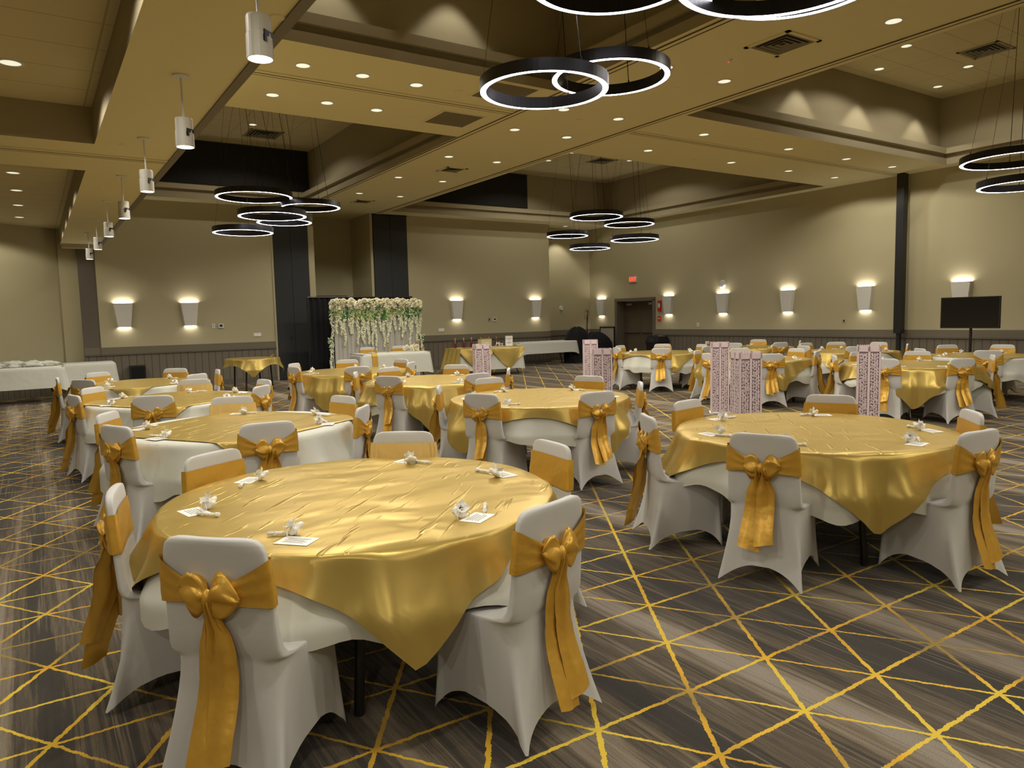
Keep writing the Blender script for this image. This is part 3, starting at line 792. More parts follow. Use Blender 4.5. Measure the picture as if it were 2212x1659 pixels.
def tail(x0, x1, zend, wid, mt, seed, yoff=0, tw=0):
    rnd = random.Random(seed); ph = rnd.uniform(0, 6); bm = B()
    NL = 26; NW = 12; fr, bk = [], []
    for i in range(NL + 1):
        s = i / NL; z = lerp(.690, zend, s)
        w = lerp(.030, wid, sstep(0, .35, s)) / 2
        cx = lerp(x0, x1, s) + .006 * math.sin(4 * s + ph)
        yb = lerp(-.262, -.238, sstep(0, .25, s)) - .085 * sstep(.45, 1.15, s) - .006 + yoff
        row = []
        for j in range(NW + 1):
            u = j / NW * 2 - 1
            y = yb - (.006 + .010 * (1 - sstep(0, .5, s))) * math.cos(u * (5 - 2.2 * s) + ph) - .004 * math.sin(7 * s + u + ph) - .0025 * (math.sin(46 * s + .6 * u) > .86)
            tq = tw * sstep(0, .3, s); row.append((cx + w * u * math.cos(tq), y - abs(w) * math.sin(abs(tq)) * .55 + w * u * math.sin(tq), z - .012 * u * s * (1 if seed % 2 else -1)))
        fr.append(row)
    grid(bm, fr)
    o = mk('sash_tail', bm, mt, smooth=True); m = o.data; bpy.data.objects.remove(o); return m

def knot(mt):
    bm = B(); rows = []
    for i in range(9):
        s = i / 8; r = .021 * math.sin(PI * s) ** .6 + .001; z = lerp(.030, -.034, s)
        rows.append([(r * math.cos(a) * (1 + .12 * math.cos(4 * a)), r * .8 * math.sin(a), z) for a in [2 * PI * k / 16 for k in range(16)]])
    grid(bm, rows, True)
    o = mk('bow_knot', bm, mt, smooth=True); m = o.data; bpy.data.objects.remove(o); return m

COVER = cover_mesh()
VAR = []
for v, (pl, mt, zs, xs, sz, lf, *tw) in enumerate(((0, SASH, (.12, .16), ((-.005, -.02), (.01, .035)), 1.0, (.9, .3)),
                                           (0, SASH, (.235, .27), ((-.02, -.045), (.012, .040)), .95, (.5, .9)),
                                           (0, SASH, (.17, .30), ((0, .01), (.01, .02)), .82, (-.1, .8)),
                                           (1, SASHP, (.2, .25), ((-.01, -.03), (.01, .03)), 1.0, (.6, .6)),
   (0, SASH, (.13, .24), ((-.01, -.02), (.02, .03)), 1.0, (.7, .6), 1.0), (0, SASH, (.13, .24), ((-.01, -.02), (.02, .03)), 1.0, (.7, .6), -1.0))):
    VAR.append(dict(sash=sash_band(pl, mt), l=bow_loop(-1, lf[0], sz, mt, v * 3 + 1), r=bow_loop(1, lf[1], sz * 1.04, mt, v * 3 + 2),
                    t1=tail(*xs[0], zs[0], .118, mt, v * 2 + 1, 0, *tw), t2=tail(*xs[1], zs[1], .105, mt, v * 2 + 2, -.007, *[t * .8 for t in tw]), k=knot(mt)))

def chair(x, y, rz, lab, grp, v=0, roll=0):
    """x,y is the top centre of the backrest; rz the heading of the seat"""
    hd = rz - PI / 2          # seat looks along +y before the turn
    off = Vector((0, .23, 0)); off.rotate(Matrix.Rotation(hd, 3, 'Z'))
    t = empty('banquet_chair', (x + off.x, y + off.y, 0), hd, lab, 'chair', grp)
    q = VAR[v]
    place('chair_cover', COVER, t)
    s = place('sash', q['sash'], t)
    place('bow_loop', q['l'], s, (0, -.262, .695), (0, R(roll), 0)); place('bow_loop', q['r'], s, (0, -.262, .695), (0, R(roll), 0))
    place('bow_knot', q['k'], s, (0, -.268, .695), (0, R(roll), 0))
    place('sash_tail', q['t1'], s); place('sash_tail', q['t2'], s)
    return t

# ------------------------------------------------------------------ round tables
ZT, RT = .735, .88
NAMES = {'T1': 'the big table nearest the camera', 'T2': 'the second table of the left row', 'T3': 'the third table of the left row', 'T4': 'the farthest table of the left row', 'T5': 'the brightly lit middle table', 'T6': 'the dull gold middle table', 'T7': 'the table before the head table', 'T9': 'the big front right table', 'T10': 'the table before the double door', 'T11': 'the table behind the pink towers', 'T12': 'the farthest table by the right wall', 'T13': 'the table left of the black post', 'T14': 'the table left of the television', 'T15': 'the table at the right picture edge'}
CL = {'T1': (.955, -56, .31), 'T2': (.74, 33, .37), 'T3': (.76, 30, .34), 'T4': (.78, 30, .34), 'T5': (1.13, 22, .36), 'T6': (.98, 51, .34), 'T7': (1.05, 0, .34),
 'T9': (.985, 11, .33), 'T10': (.92, 15, .36), 'T11': (1.0, 18, .36), 'T12': (.92, -10, .34), 'T13': (.86, -30, .36), 'T14': (1.06, -13, .30), 'T15': (.80, -15, .38)}

def table_mesh_parts():
    bm = B(); lathe(bm, [(.0001, ZT - .035), (RT - .005, ZT - .035), (RT, ZT - .03), (RT, ZT - .006), (RT - .004, ZT - .003), (.0001, ZT - .003)], 64)
    a = mk('tabletop', bm, GREYB); legs = []
    for s in (-1, 1):
        bm = B()
        for q in (-.42, .42): tube(bm, [(s * .45, q, ZT - .036), (s * .50, q, 0)], .021, 10)
        tube(bm, [(s * .47, -.42, .40), (s * .47, .42, .40)], .012, 8)
        legs.append(mk('leg_frame', bm, BLACKM))
    r = [a.data] + [l.data for l in legs]
    for o in (a, *legs): bpy.data.objects.remove(o)
    return r
TM = table_mesh_parts()

def drape(Rf, r, zt, seed, amp=.03, nfold=16, nr_in=10, nr_out=16, NA=144, deep=0, clear=.004):
    """cloth lying on a round table of radius r; Rf(theta) is its reach from the centre"""
    rnd = random.Random(seed); ph = [rnd.uniform(0, 6.28) for _ in range(5)]
    bm = B(); rows = []
    for i in range(1, nr_in + 1):
        d = (r - .008) * i / nr_in
        row = []
        for k in range(NA):
            th = 2 * PI * k / NA; dd = min(d, Rf(th) * i / nr_in)
            row.append((dd * math.cos(th), dd * math.sin(th), zt + clear + .0015 * (math.sin(7 * dd * 3 + ph[0] + 3 * math.sin(th)) * .5 + .5)))
        rows.append(row)
    for i in range(1, nr_out + 1):
        f = i / nr_out; row = []
        for k in range(NA):
            th = 2 * PI * k / NA
            L = max(0, Rf(th) - (r - .008)); e = L * f
            fold = math.sin(nfold * th + ph[1] + 1.5 * math.sin(3 * th + ph[2])) * .6 + math.sin(nfold * .5 * th + ph[3]) * .4
            g = min(1, e / .25)
            a_ = .016 * (1 - math.exp(-e / .012))
            rr = (r - .008) + a_ + clear * 1.2 + (.05 * g * g + amp * g * (fold + .6)) if L > 0 else min(r - .008, Rf(th))
            if deep and L > 0: rr += .020 * g * min(1, L / .35) * (1 + math.sin(31 * th + ph[4] + 2 * math.sin(5 * th)))
            zz = zt + clear - max(0, e - .006) * .985
            if L > 0 and e < .02: zz = zt + clear - e * e * 20
            row.append((rr * math.cos(th), rr * math.sin(th), zz))
        rows.append(row)
    c = bm.verts.new((0, 0, zt + clear)); vv = grid(bm, rows, True)
    for k in range(NA): bm.faces.new((c, vv[0][k], vv[0][(k + 1) % NA]))
    return bm

def square_reach(s, turn, rc=.06):
    def f(th):
        a = (th - R(turn)) % (PI / 2); a = min(a, PI / 2 - a)          # 0 at edge middle, pi/4 at corner
        d = s / math.cos(a)
        lim = s * 1.414 - rc * (1 - min(1, abs(a - PI / 4) / .06))
        return min(d, lim)
    return f

VI = 0
def favour_meshes():
    bm = B(); box(bm, -.07, .07, -.048, .048, 0, .0012); a = mk('card', bm, PAPER)
    bm = B()
    for k in range(5): box(bm, -.048 + .004 * (k % 2), .048 - .008 * (k % 3), .024 - k * .012, .0275 - k * .012, .0012, .0018)
    b = mk('print', bm, INK)
    rnd = random.Random(3); bm = B(); rows = []
    for r_, z in ((.001, 0), (.028, .001), (.033, .009), (.029, .018), (.013, .026), (.008, .029), (.015, .034), (.024, .041), (.029, .047)):
        rows.append([(r_ * math.cos(a_) * (1 + .18 * math.sin(5 * a_ + z * 60)), r_ * math.sin(a_) * (1 + .18 * math.cos(4 * a_ + z * 40)), z + (.007 * math.sin(6 * a_) if z > .04 else 0)) for a_ in [2 * PI * k / 20 for k in range(20)]])
    grid(bm, rows, True); c = mk('pouch', bm, ORGANZA, smooth=True)
    bm = B(); lathe(bm, [(.0095, .026), (.0105, .029), (.0095, .032)], 14, closed=True)
    for s in (-1, 1): tube(bm, [(0, 0, .030), (s * .02, -.016, .036), (s * .030, -.03, .020), (s * .022, -.045, .003)], .0022, 6)
    d = mk('ribbon', bm, RIBBON)
    bm = B(); tube(bm, [(-.05, 0, .009), (.045, 0, .009)], .007, 10); tube(bm, [(.045, 0, .009), (.062, 0, .009)], .0105, 10); e = mk('tube', bm, ORGANZA, smooth=True)
    bm = B(); lathe(bm, [(.010, .004), (.010, .007), (.008, .007), (.008, .004)], 14, c=(-.02, 0), closed=True); tube(bm, [(-.04, .004, .017), (-.02, 0, .017), (-.03, -.012, .012)], .002, 5); f = mk('bow', bm, RIBBON)
    r = dict(card=a.data, print=b.data, pouch=c.data, ribbon=d.data, tube=e.data, bow=f.data)
    for o in (a, b, c, d, e, f): bpy.data.objects.remove(o)
    return r
FM = favour_meshes()

rv = random.Random(11)
for key, (cx, cy) in TABLES.items():
    nm = NAMES[key]; s, turn, drop = CL[key]; sd = int(key[1:]) * 7
    base = math.degrees(math.atan2(-cy, -cx))
    t = empty('round_table', (cx, cy, 0), R({'T1': -116 - 40, 'T9': -117 + 40}.get(key, base + 40)), 'round folding table under its cloths, ' + nm, 'table', 'round banquet tables')
    place('tabletop', TM[0], t); place('leg_frame', TM[1], t); place('leg_frame', TM[2], t)
    wph = rv.uniform(0, 6)
    Rw = lambda th: RT + drop + .035 * math.sin(3 * th + wph) + .022 * math.sin(11 * th + wph) + .008 * math.sin(23 * th)
    o = mk('tablecloth', drape(Rw, RT, ZT, sd, .050, 13, clear=.002), LINEN, smooth=True, loc=(cx, cy, 0))
    tag(o, 'ivory round tablecloth under the gold satin, ' + nm, 'tablecloth', 'ivory round tablecloths')
    o = mk('table_overlay', drape(square_reach(s, turn), RT + .016, ZT + .004, sd, .050, 13, clear=.005, deep=1), SATIN, smooth=True, loc=(cx, cy, 0))
    tag(o, 'square gold satin overlay with pointed corners, ' + nm, 'table overlay', 'gold satin overlays')
    for j, (x, y, a, pos) in enumerate(SEATS[key]):
        v = [1, 0, 2][VI % 3]; VI += 1
        if key == 'T1': v = {'near left': 0, 'near right': 0, 'left': 0, 'far': 3}.get(pos, 1)
        if key == 'T9' and pos in ('near',): v = 1
        if key in ('T2', 'T3') and pos in ('far',): v = 3
        if pos == 'left' or (key == 'T9' and pos == 'near left'): v = 5
        if pos == 'right' and key != 'T1': v = 4
        chair(x, y, R(a + 180), 'white chair with gold bow, %s side of %s' % (pos, nm), 'covered chairs around the round tables', v, rv.uniform(-7, 7))
        # one place setting: card, favour pouch, ribboned bubble tube
        n_ = Vector((x - cx, y - cy, 0)).normalized(); tg = Vector((-n_.y, n_.x, 0)); aa = math.atan2(n_.y, n_.x) + PI / 2
        p = Vector((cx, cy, ZT + .0105)) + n_ * .70 + tg * rv.uniform(-.08, .08)
        rr = rv.uniform(-.5, .5)
        c_ = empty('place_card', p + n_ * .045, aa + rr, 'small white card at the %s seat of %s' % (pos, nm), 'card', 'printed cards on the tables')
        place('card', FM['card'], c_); place('print', FM['print'], c_)
        f_ = empty('favour_pouch', p - n_ * .03 + tg * .035 * rv.choice((-1, 1)), aa + rv.uniform(-2, 2), 'ivory organza pouch at the %s seat of %s' % (pos, nm), 'favour bag', 'organza favour pouches')
        place('pouch', FM['pouch'], f_); place('ribbon', FM['ribbon'], f_); f_.rotation_euler = (.75, 0, f_.rotation_euler.z); f_.location.z += .0165
        b_ = empty('bubble_tube', p - n_ * .01 + tg * .10 * (1 if rr > 0 else -1), aa + rr * 1.5 + .3, 'ribboned wand tube at the %s seat of %s' % (pos, nm), 'bubble wand', 'ribboned wand tubes')
        place('tube', FM['tube'], b_); place('bow', FM['bow'], b_)

# ------------------------------------------------------------------ pink paper towers
def tower(x, y, rz, lab):
    t = empty('paper_tower', (x, y, 0), rz, lab, 'paper column', 'six pink cut paper towers')
    w, h = .135, 1.10
    rnd = random.Random(5)
    bm = B(); box(bm, -w + .012, w - .012, -w + .012, w - .012, .01, h - .03); mk('inner_core', bm, PINKD, t)
    # four faces with framed borders and cut-out scroll pattern
    bm = B()
    for k in range(4):
        Rm = Matrix.Rotation(k * PI / 2, 3, 'Z')
        def add(x0, x1, z0, z1, th=.003, ang=0):
            cxx, czz = (x0 + x1) / 2, (z0 + z1) / 2; hx, hz = (x1 - x0) / 2, (z1 - z0) / 2
            vs = []
            for yy in (-w, -w + th):
                for sx, sz in ((-1, -1), (1, -1), (1, 1), (-1, 1)):
                    px, pz = sx * hx, sz * hz
                    px, pz = px * math.cos(ang) - pz * math.sin(ang), px * math.sin(ang) + pz * math.cos(ang)
                    vs.append(bm.verts.new(Rm @ Vector((cxx + px, yy, czz + pz))))
            for f in ((0, 1, 2, 3), (7, 6, 5, 4), (0, 4, 5, 1), (1, 5, 6, 2), (2, 6, 7, 3), (3, 7, 4, 0)): bm.faces.new([vs[i] for i in f])
        add(-w, -w + .022, 0, h); add(w - .022, w, 0, h); add(-.014, .014, 0, h); add(-w, w, 0, .03); add(-w, w, h - .075, h - .01)
        for q in range(11): add(-w + .005 + q * .0245, -w + .018 + q * .0245, h - .012, h + .002)
        for side in (-1, 1):
            cx0 = side * (w - .022 + .014) / 2
            for r_ in range(24):
                z0 = .045 + r_ * .0405
                add(cx0 - .048, cx0 + .048, z0 - .004, z0 + .008, .003, rnd.uniform(-.7, .7))
                add(cx0 - .010, cx0 + .010, z0 - .020, z0 + .022, .003, rnd.uniform(-.6, .6))
                for q_ in (-.030, .028): add(cx0 + q_ - .009, cx0 + q_ + .009, z0 - .004, z0 + .030, .003, rnd.uniform(-.9, .9))
    mk('cut_paper_sides', bm, PINK, t)
    bm = B(); box(bm, -w - .02, w + .02, -w - .02, w + .02, 0, .008); mk('base', bm, WOODP, t)
tw0 = None
for x, y, a, l in ((6.50, 10.83, .35, 'far left, in front of the gold gift table'), (8.77, 10.62, .62, 'far right one, overlapped by its neighbour'), (6.56, 7.70, .62, 'middle left one overlapping the far right one'), (8.92, 7.65, .80, 'tall one left of the nearest two, behind front right table'), (6.90, 5.53, .48, 'near left one with a saw tooth top edge'), (8.90, 5.22, 1.0, 'rightmost one with two sides showing')):
    tower(x, y, -a, 'pink cut paper tower, ' + l)

# ------------------------------------------------------------------ rectangular tables
def rect_cloth(w, d_, zt, drop, seed, amp=.018, flare=.05, cdrop=0.0, nper=150):
    """cloth on a w x d table; corners hang deeper by cdrop"""
    rnd = random.Random(seed); ph = [rnd.uniform(0, 6.28) for _ in range(4)]
    bm = B(); rows = []
    per = []
    for k in range(nper):
        t = 2 * PI * k / nper; c, s = sup(t, 16)
        per.append((c, s, t))
    for q in (.0, .25, .5, .75, .97):
        rows.append([(c * w / 2 * max(q, .001), s * d_ / 2 * max(q, .001), zt + .003) for c, s, t in per])
    NR = 12
    for i in range(1, NR + 1):
        f = i / NR; row = []
        for c, s, t in per:
            cw = abs(math.sin(2 * t)) ** 10
            at_ = math.atan2(abs(s) * d_ / 2 + (1 - abs(s)) * 0, abs(c) * w / 2)
            corner = (abs(c) * abs(s)) ** 14
            e = f * (drop + cdrop * corner)
            u = c * w / 2 * 9 + s * d_ / 2 * 11
            fold = math.sin(u * 1.3 + ph[0]) * .6 + math.sin(u * 2.3 + ph[1]) * .4
            out = .010 + flare * f * (1 + 1.2 * corner) + amp * f * (fold + .4)
            row.append((c * w / 2 + out * (c if abs(c) > abs(s) * .999 or corner > .4 else c * .3), s * d_ / 2 + out * (s if abs(s) >= abs(c) * .999 or corner > .4 else s * .3), zt + .003 - e))
        rows.append(row)
    grid(bm, rows, True)
    return bm
def rect_table(x, y, w, d_, rz, lab, zt=.75):
    t = empty('folding_table', (x, y, 0), rz, lab, 'table', 'rectangular folding tables')
    bm = B(); box(bm, -w / 2, w / 2, -d_ / 2, d_ / 2, zt - .04, zt); mk('tabletop', bm, GREYB, t)
    for s in (-1, 1):
        bm = B()
        for q in (-1, 1): tube(bm, [(s * (w / 2 - .28), q * (d_ / 2 - .08), zt - .04), (s * (w / 2 - .22), q * (d_ / 2 - .08), .3), (s * (w / 2 - .10), q * (d_ / 2 - .06), .0)], .014, 8)
        tube(bm, [(s * (w / 2 - .22), -(d_ / 2 - .08), .3), (s * (w / 2 - .22), (d_ / 2 - .08), .3)], .011, 8)
        mk('leg_frame', bm, BLACKM, t)
    return t
# head table
HX, HY = 7.42, 16.75
rect_table(HX, HY, 1.83, .76, 0, 'rectangular head table under white cloth before the flower backdrop')
o = mk('tablecloth', rect_cloth(1.84, .78, .75, .50, 5, .012, .05, .12), LINEN, smooth=True, loc=(HX, HY, 0)); tag(o, 'white cloth on the head table before the flower backdrop', 'tablecloth')
bm = B(); rows = []
for x_ in (-.07, .07):
    rows.append([(x_, .40, .60), (x_, .405, .757), (x_, 0, .757), (x_, -.402, .757), (x_, -.43, .70), (x_, -.455, .45), (x_, -.47, .22)])
grid(bm, rows); o = mk('table_runner', bm, SASH, loc=(HX - .60, HY, 0)); tag(o, 'narrow gold satin runner hanging at the left of the head table', 'runner')
for x_, l in ((7.05, 'left'), (7.92, 'right')):
    chair(x_, 17.38, R(-90), 'white covered chair with gold sash behind the head table, %s of two' % l, 'chairs at the head table', 1)

def flower(bm, c, r, rnd, mi=0, n=9):
    c = Vector(c)
    for ring_, (rr, el, sz, cnt) in enumerate(((.35, 1.15, .55, 5), (.62, .6, .62, 7), (.85, .05, .62, 8))):
        for k in range(cnt):
            a = 2 * PI * k / cnt + rnd.uniform(-.3, .3)
            d = Vector((math.cos(a), math.sin(a), 0)); up_ = Vector((0, 0, 1))
            # a petal: bent quad pair facing outward; flower looks along -y after swap
            p0 = c + r * (d * rr * .35); p1 = c + r * (d * rr * 1.05 + up_ * el * .55)
            sd = Vector((-d.y, d.x, 0)) * r * sz * .55
            pm = (p0 + p1) / 2 + d * r * .12
            vs = [p0 - sd * .5, p0 + sd * .5, pm + sd, p1 + sd * .7, p1 - sd * .7, pm - sd]
            def sw(v): q = v - c; return c + Vector((q.x, -q.z, q.y))
            f = bm.faces.new([bm.verts.new(sw(v)) for v in vs]); f.material_index = mi

# flowers and gold things on the head table
t = empty('flower_bouquet', (HX + .55, HY - .05, .755), 0, 'white flower bunch lying on the head table', 'flowers')
rnd = random.Random(2); bm = B()
for k in range(16): flower(bm, (rnd.uniform(-.22, .2), rnd.uniform(-.08, .08), rnd.uniform(.03, .13)), .06, rnd, rnd.choice((0, 0, 1)))
mk('blooms', bm, [PETAL, PETALP], t)
bm = B()
for k in range(26):
    p = Vector((rnd.uniform(-.25, .3), rnd.uniform(-.1, .1), rnd.uniform(.01, .1))); q = p + Vector((rnd.uniform(-.06, .06), rnd.uniform(-.04, .04), rnd.uniform(0, .05)))
    s_ = Vector((0, .012, .008)); bm.faces.new([bm.verts.new(v) for v in (p, (p + q) / 2 + s_, q, (p + q) / 2 - s_)])
mk('leaves', bm, LEAF, t)
def candle(x, y, z, h, lab):
    t = empty('candle_holder', (x, y, z), 0, lab, 'candle holder', 'gold candle holders')
    bm = B(); lathe(bm, [(.0001, 0), (.032, 0), (.03, .008), (.008, .018), (.007, h * .7), (.022, h * .8), (.026, h), (.02, h), (.0001, h * .85)], 16); mk('holder', bm, GOLDM, t)
    bm = B(); lathe(bm, [(.0001, h * .86), (.018, h * .86), (.017, h + .03), (.0001, h + .032)], 14); mk('candle', bm, WHITEP, t)
for k, (x_, h) in enumerate(((-.42, .09), (-.02, .24), (.80, .10), (.70, .17), (.84, .26))):
    candle(HX + x_, HY + (.1 if h > .15 else -.1), .755, h, 'gold candle holder on the head table, number %d from the left' % (k + 1))

# flower backdrop: frame, sheer curtains, rose garland, hanging wisteria
t = empty('flower_backdrop', (7.58, 17.95, 0), 0, 'white draped wedding backdrop topped by roses and hanging wisteria', 'backdrop')
W2 = 1.20; HB = 1.96
bm = B(); tube(bm, [(-W2, 0, 0), (-W2, 0, HB), (W2, 0, HB), (W2, 0, 0)], .018, 10)
for s in (-1, 1): box(bm, s * W2 - .05, s * W2 + .05, -.25, .25, 0, .012)
mk('frame', bm, WHITEP, t)
rnd = random.Random(9)
for k in range(7):
    x0 = -W2 + .03 + k * (2 * W2 - .06) / 7; x1 = x0 + (2 * W2 - .06) / 7 * 1.02
    bm = B(); rows = []
    ph = rnd.uniform(0, 6)
    for i in range(13):
        f = i / 12; z = lerp(HB - .02, .03, f)
        rows.append([(lerp(x0, x1, j / 24), -.03 + .030 * math.sin(j / 24 * 19 + ph + .5 * math.sin(3 * f)) * (.6 + .5 * f) + .012 * math.sin(j / 24 * 41 + ph), z) for j in range(25)])
    grid(bm, rows); mk('sheer_curtain', bm, SHEER, t, smooth=True)
bm = B()
for k in range(150):
    x_ = lerp(-W2 - .05, W2 + .05, (k + rnd.random()) / 150)
    flower(bm, (x_, -.10 + rnd.uniform(-.05, .06), HB + .02 + rnd.uniform(-.085, .085)), rnd.uniform(.065, .10), rnd, rnd.choice((0, 0, 0, 1)))
for k in range(46):
    bmesh.ops.create_icosphere(bm, subdivisions=2, radius=rnd.uniform(.055, .075), matrix=Matrix.Translation((lerp(-W2 - .02, W2 + .02, k / 45), -.075, HB + .02 + rnd.uniform(-.045, .045))))
g_ = mk('rose_garland', bm, [PETAL, PETALP], t)
bm = B()
def leaf(bm, p, d, L, w):
    d = Vector(d).normalized(); s_ = d.cross(Vector((0, 1, .3))).normalized() * w
    p = Vector(p); bm.faces.new([bm.verts.new(v) for v in (p, p + d * L * .45 + s_, p + d * L, p + d * L * .45 - s_)])
for k in range(150):
    leaf(bm, (rnd.uniform(-W2, W2), -.12 + rnd.uniform(-.06, .04), HB + rnd.uniform(-.14, .10)), (rnd.uniform(-1, 1), rnd.uniform(-.6, 0), rnd.uniform(-1, 1)), .09, .016)
mk('garland_leaves', bm, LEAF, g_)
def wisteria(x, z0, L, dens=1.0, green=.28, yy=-.11, lab=None):
    o_ = bpy.data.objects.new('wisteria_strand', None); COL.objects.link(o_); o_.parent = t; o_.location = (x, yy, z0)
    bm = B(); n = int(L / .011 * dens)
    lb = B()
    for i in range(n):
        f = i / n; z = -f * L; sp = .056 * (1 - f * .72)
        if f < green:
            for _ in range(3): leaf(lb, (rnd.uniform(-sp, sp) * 1.2, rnd.uniform(-.03, .02), z), (rnd.uniform(-1, 1), rnd.uniform(-.5, .1), -1), .075, .014)
            if rnd.random() < .5: continue
        for _ in range(2 if math.sin(i * .55 + x * 40) < 0 else 4):
            p = Vector((rnd.uniform(-sp, sp) + .018 * math.sin(z * 11 + x * 30), rnd.uniform(-.03, .015), z)); s_ = .0155
            v = [bm.verts.new(p + Vector(q) * s_ * rnd.uniform(.8, 1.3)) for q in ((1, -.3, 0), (0, -.6, 1), (-1, -.3, .1), (0, .1, -1), (0, -1, 0))]
            for a_, b_ in ((0, 1), (1, 2), (2, 3), (3, 0)): bm.faces.new((v[a_], v[b_], v[4]))
    mk('blossoms', bm, BLOSSOM, o_); mk('strand_leaves', lb, LEAF if rnd.random() < .6 else LEAFL, o_)
for k in range(22):
    x_ = lerp(-W2 + .04, W2 - .04, (k + rnd.uniform(.2, .8)) / 22)
    wisteria(x_, HB - .10, rnd.choice((.62, .78, .90, 1.0)) * rnd.uniform(.9, 1.08))
for s in (-1, 1):
    for q in range(2):
        wisteria(s * (W2 + .03 + .05 * q), HB - .08 - q * .75, .98, .9, .12, -.06)

# black drape behind the backdrop
t = empty('black_drape', (7.42, 18.62, 0), 0, 'black pipe and drape curtain hung behind the flower backdrop', 'drape')
bm = B(); rows = []
for i in range(8):
    z = lerp(2.16, .03, i / 7); rows.append([(lerp(-1.40, 1.48, j / 160), .025 * math.sin(j * .75) + .01 * math.sin(j * .31), z) for j in range(161)])
grid(bm, rows); mk('curtain', bm, BLACKCL, t, smooth=True)
bm = B(); tube(bm, [(-1.46, 0, 2.18), (1.54, 0, 2.18)], .022, 8)
for x_ in (-1.44, 1.52): tube(bm, [(x_, 0, 0), (x_, 0, 2.2)], .022, 8); lathe(bm, [(.0001, 0), (.2, 0), (.2, .01), (.0001, .01)], 16, c=(x_, 0))
mk('drape_frame', bm, BLACKM, t)

# gift table with gold satin
GX, GY = 10.25, 16.9
rect_table(GX, GY, 1.95, .76, R(-2), 'rectangular gift table under white and gold cloths')
o = mk('tablecloth', rect_cloth(1.96, .78, .75, .58, 8, .014, .06, .10), LINEN, smooth=True, loc=(GX, GY, 0), rot=(0, 0, R(-2))); tag(o, 'white undercloth of the gift table', 'tablecloth')
def swag(x0, x1, zt, seed, side_fold=0):
    """satin overlay hanging in a deep point over the front edge"""
    rnd = random.Random(seed); ph = rnd.uniform(0, 6)
    bm = B(); rows = []
    N = 40
    for i in range(22):
        f = i / 21; row = []
        for j in range(N + 1):
            u = j / N; x = lerp(x0, x1, u); dpt = .12 + .46 * (1 - abs(2 * u - 1) ** 1.25)
            if f < .3: row.append((x, lerp(.40, -.395, f / .3), zt + .009 + .002 * math.sin(9 * u + ph)))
            else:
                g = (f - .3) / .7; e = g * dpt
                row.append((x, -.405 - .075 * g - .018 * math.sin(11 * u + ph + 2 * g) * g - .012, zt + .009 - e))
        rows.append(row)
    grid(bm, rows); return bm
t = empty('satin_overlay', (GX, GY, 0), R(-2), 'shiny gold satin draped in points over the gift table', 'table overlay')
mk('right_swag', swag(-.02, .99, .752, 1), SATIN, t, smooth=True)
mk('left_swag', swag(-.99, 0.0, .752, 5), SATIN, t, smooth=True)
bm = B(); rows = []
for i in range(14):
    f = i / 13
    rows.append([(-1.0 - .14 * f - .05 * math.sin(j * .9) * f, lerp(.40, -.52, j / 26), .762 - .56 * f) for j in range(27)])
grid(bm, rows); mk('side_fall', bm, SATIN, t, smooth=True)
def on_gift(x, y=0): v = Vector((x, y, 0)); v.rotate(Matrix.Rotation(R(-2), 3, 'Z')); return GX + v.x, GY + v.y
for k, x_ in enumerate((-.78, -.52, -.28, .0, .26, .50)):
    px, py = on_gift(x_, .22)
    t = empty('wine_bottle', (px, py, .765), 0, 'dark bottle with a gold foil neck on the gift table, number %d from the left' % (k + 1), 'bottle', 'bottles on the gift table')
    bm = B(); lathe(bm, [(.0001, 0), (.036, 0), (.038, .01), (.038, .12), (.014, .175), (.013, .20), (.0001, .20)], 20); mk('glass', bm, REDG, t, smooth=True)
    bm = B(); lathe(bm, [(.015, .165), (.0155, .235), (.018, .24), (.018, .255), (.0001, .26)], 16); mk('foil_neck', bm, GOLDM, t, smooth=True)
    bm = B(); lathe(bm, [(.0385, .03), (.0385, .10)], 20); mk('paper_label', bm, REDG, t)
px, py = on_gift(.02, .02)
t = empty('card_box', (px, py, .765), R(-6), 'cream and gold gift card box in the middle of the gift table', 'box')
bm = B(); box(bm, -.155, .155, -.11, .11, 0, .215); bmesh.ops.bevel(bm, geom=bm.edges[:], offset=.006, segments=1); mk('box_body', bm, mat('cream_gold_box', (.62, .56, .32), .45), t)
bm = B(); box(bm, -.16, .16, -.115, .115, .215, .232); mk('lid', bm, GOLDM, t)
text('Cards', .06, WOODP, t, (0, -.112, .12), (R(90), 0, 0))
px, py = on_gift(.0, -.20)
t = empty('letter_sign', (px, py, .764), R(-2), 'white script sign reading Mr and Mrs on the gift table', 'sign')
for s_, x_, z_ in (('Mr', -.34, .045), ('&', -.05, .05), ('Mrs', .34, .055)):
    text(s_, .13 if s_ != 'Mrs' else .15, WOODP, t, (x_, 0, z_ + .012), (R(90), 0, 0), 'letters', .012, .3)
bm = B(); box(bm, -.5, .5, -.02, .02, 0, .012); mk('base', bm, WOODP, t)
px, py = on_gift(.78, 0)
t = empty('framed_sign', (px, py, .762), R(-14), 'small white framed sign at the right end of the gift table', 'sign')
bm = B()
for a_ in ((-.105, -.09, 0, .28), (.09, .105, 0, .28), (-.105, .105, 0, .015), (-.105, .105, .265, .28)): box(bm, a_[0], a_[1], -.012, .012, a_[2], a_[3])
mk('frame', bm, WOODP, t)
bm = B(); box(bm, -.092, .092, -.004, .01, .012, .268); mk('sheet', bm, PAPER, t)
text('CARDS', .045, INK, t, (0, -.006, .20), (R(90), 0, 0)); text('&', .035, INK, t, (0, -.006, .145), (R(90), 0, 0)); text('GIFTS', .045, INK, t, (0, -.006, .085), (R(90), 0, 0))

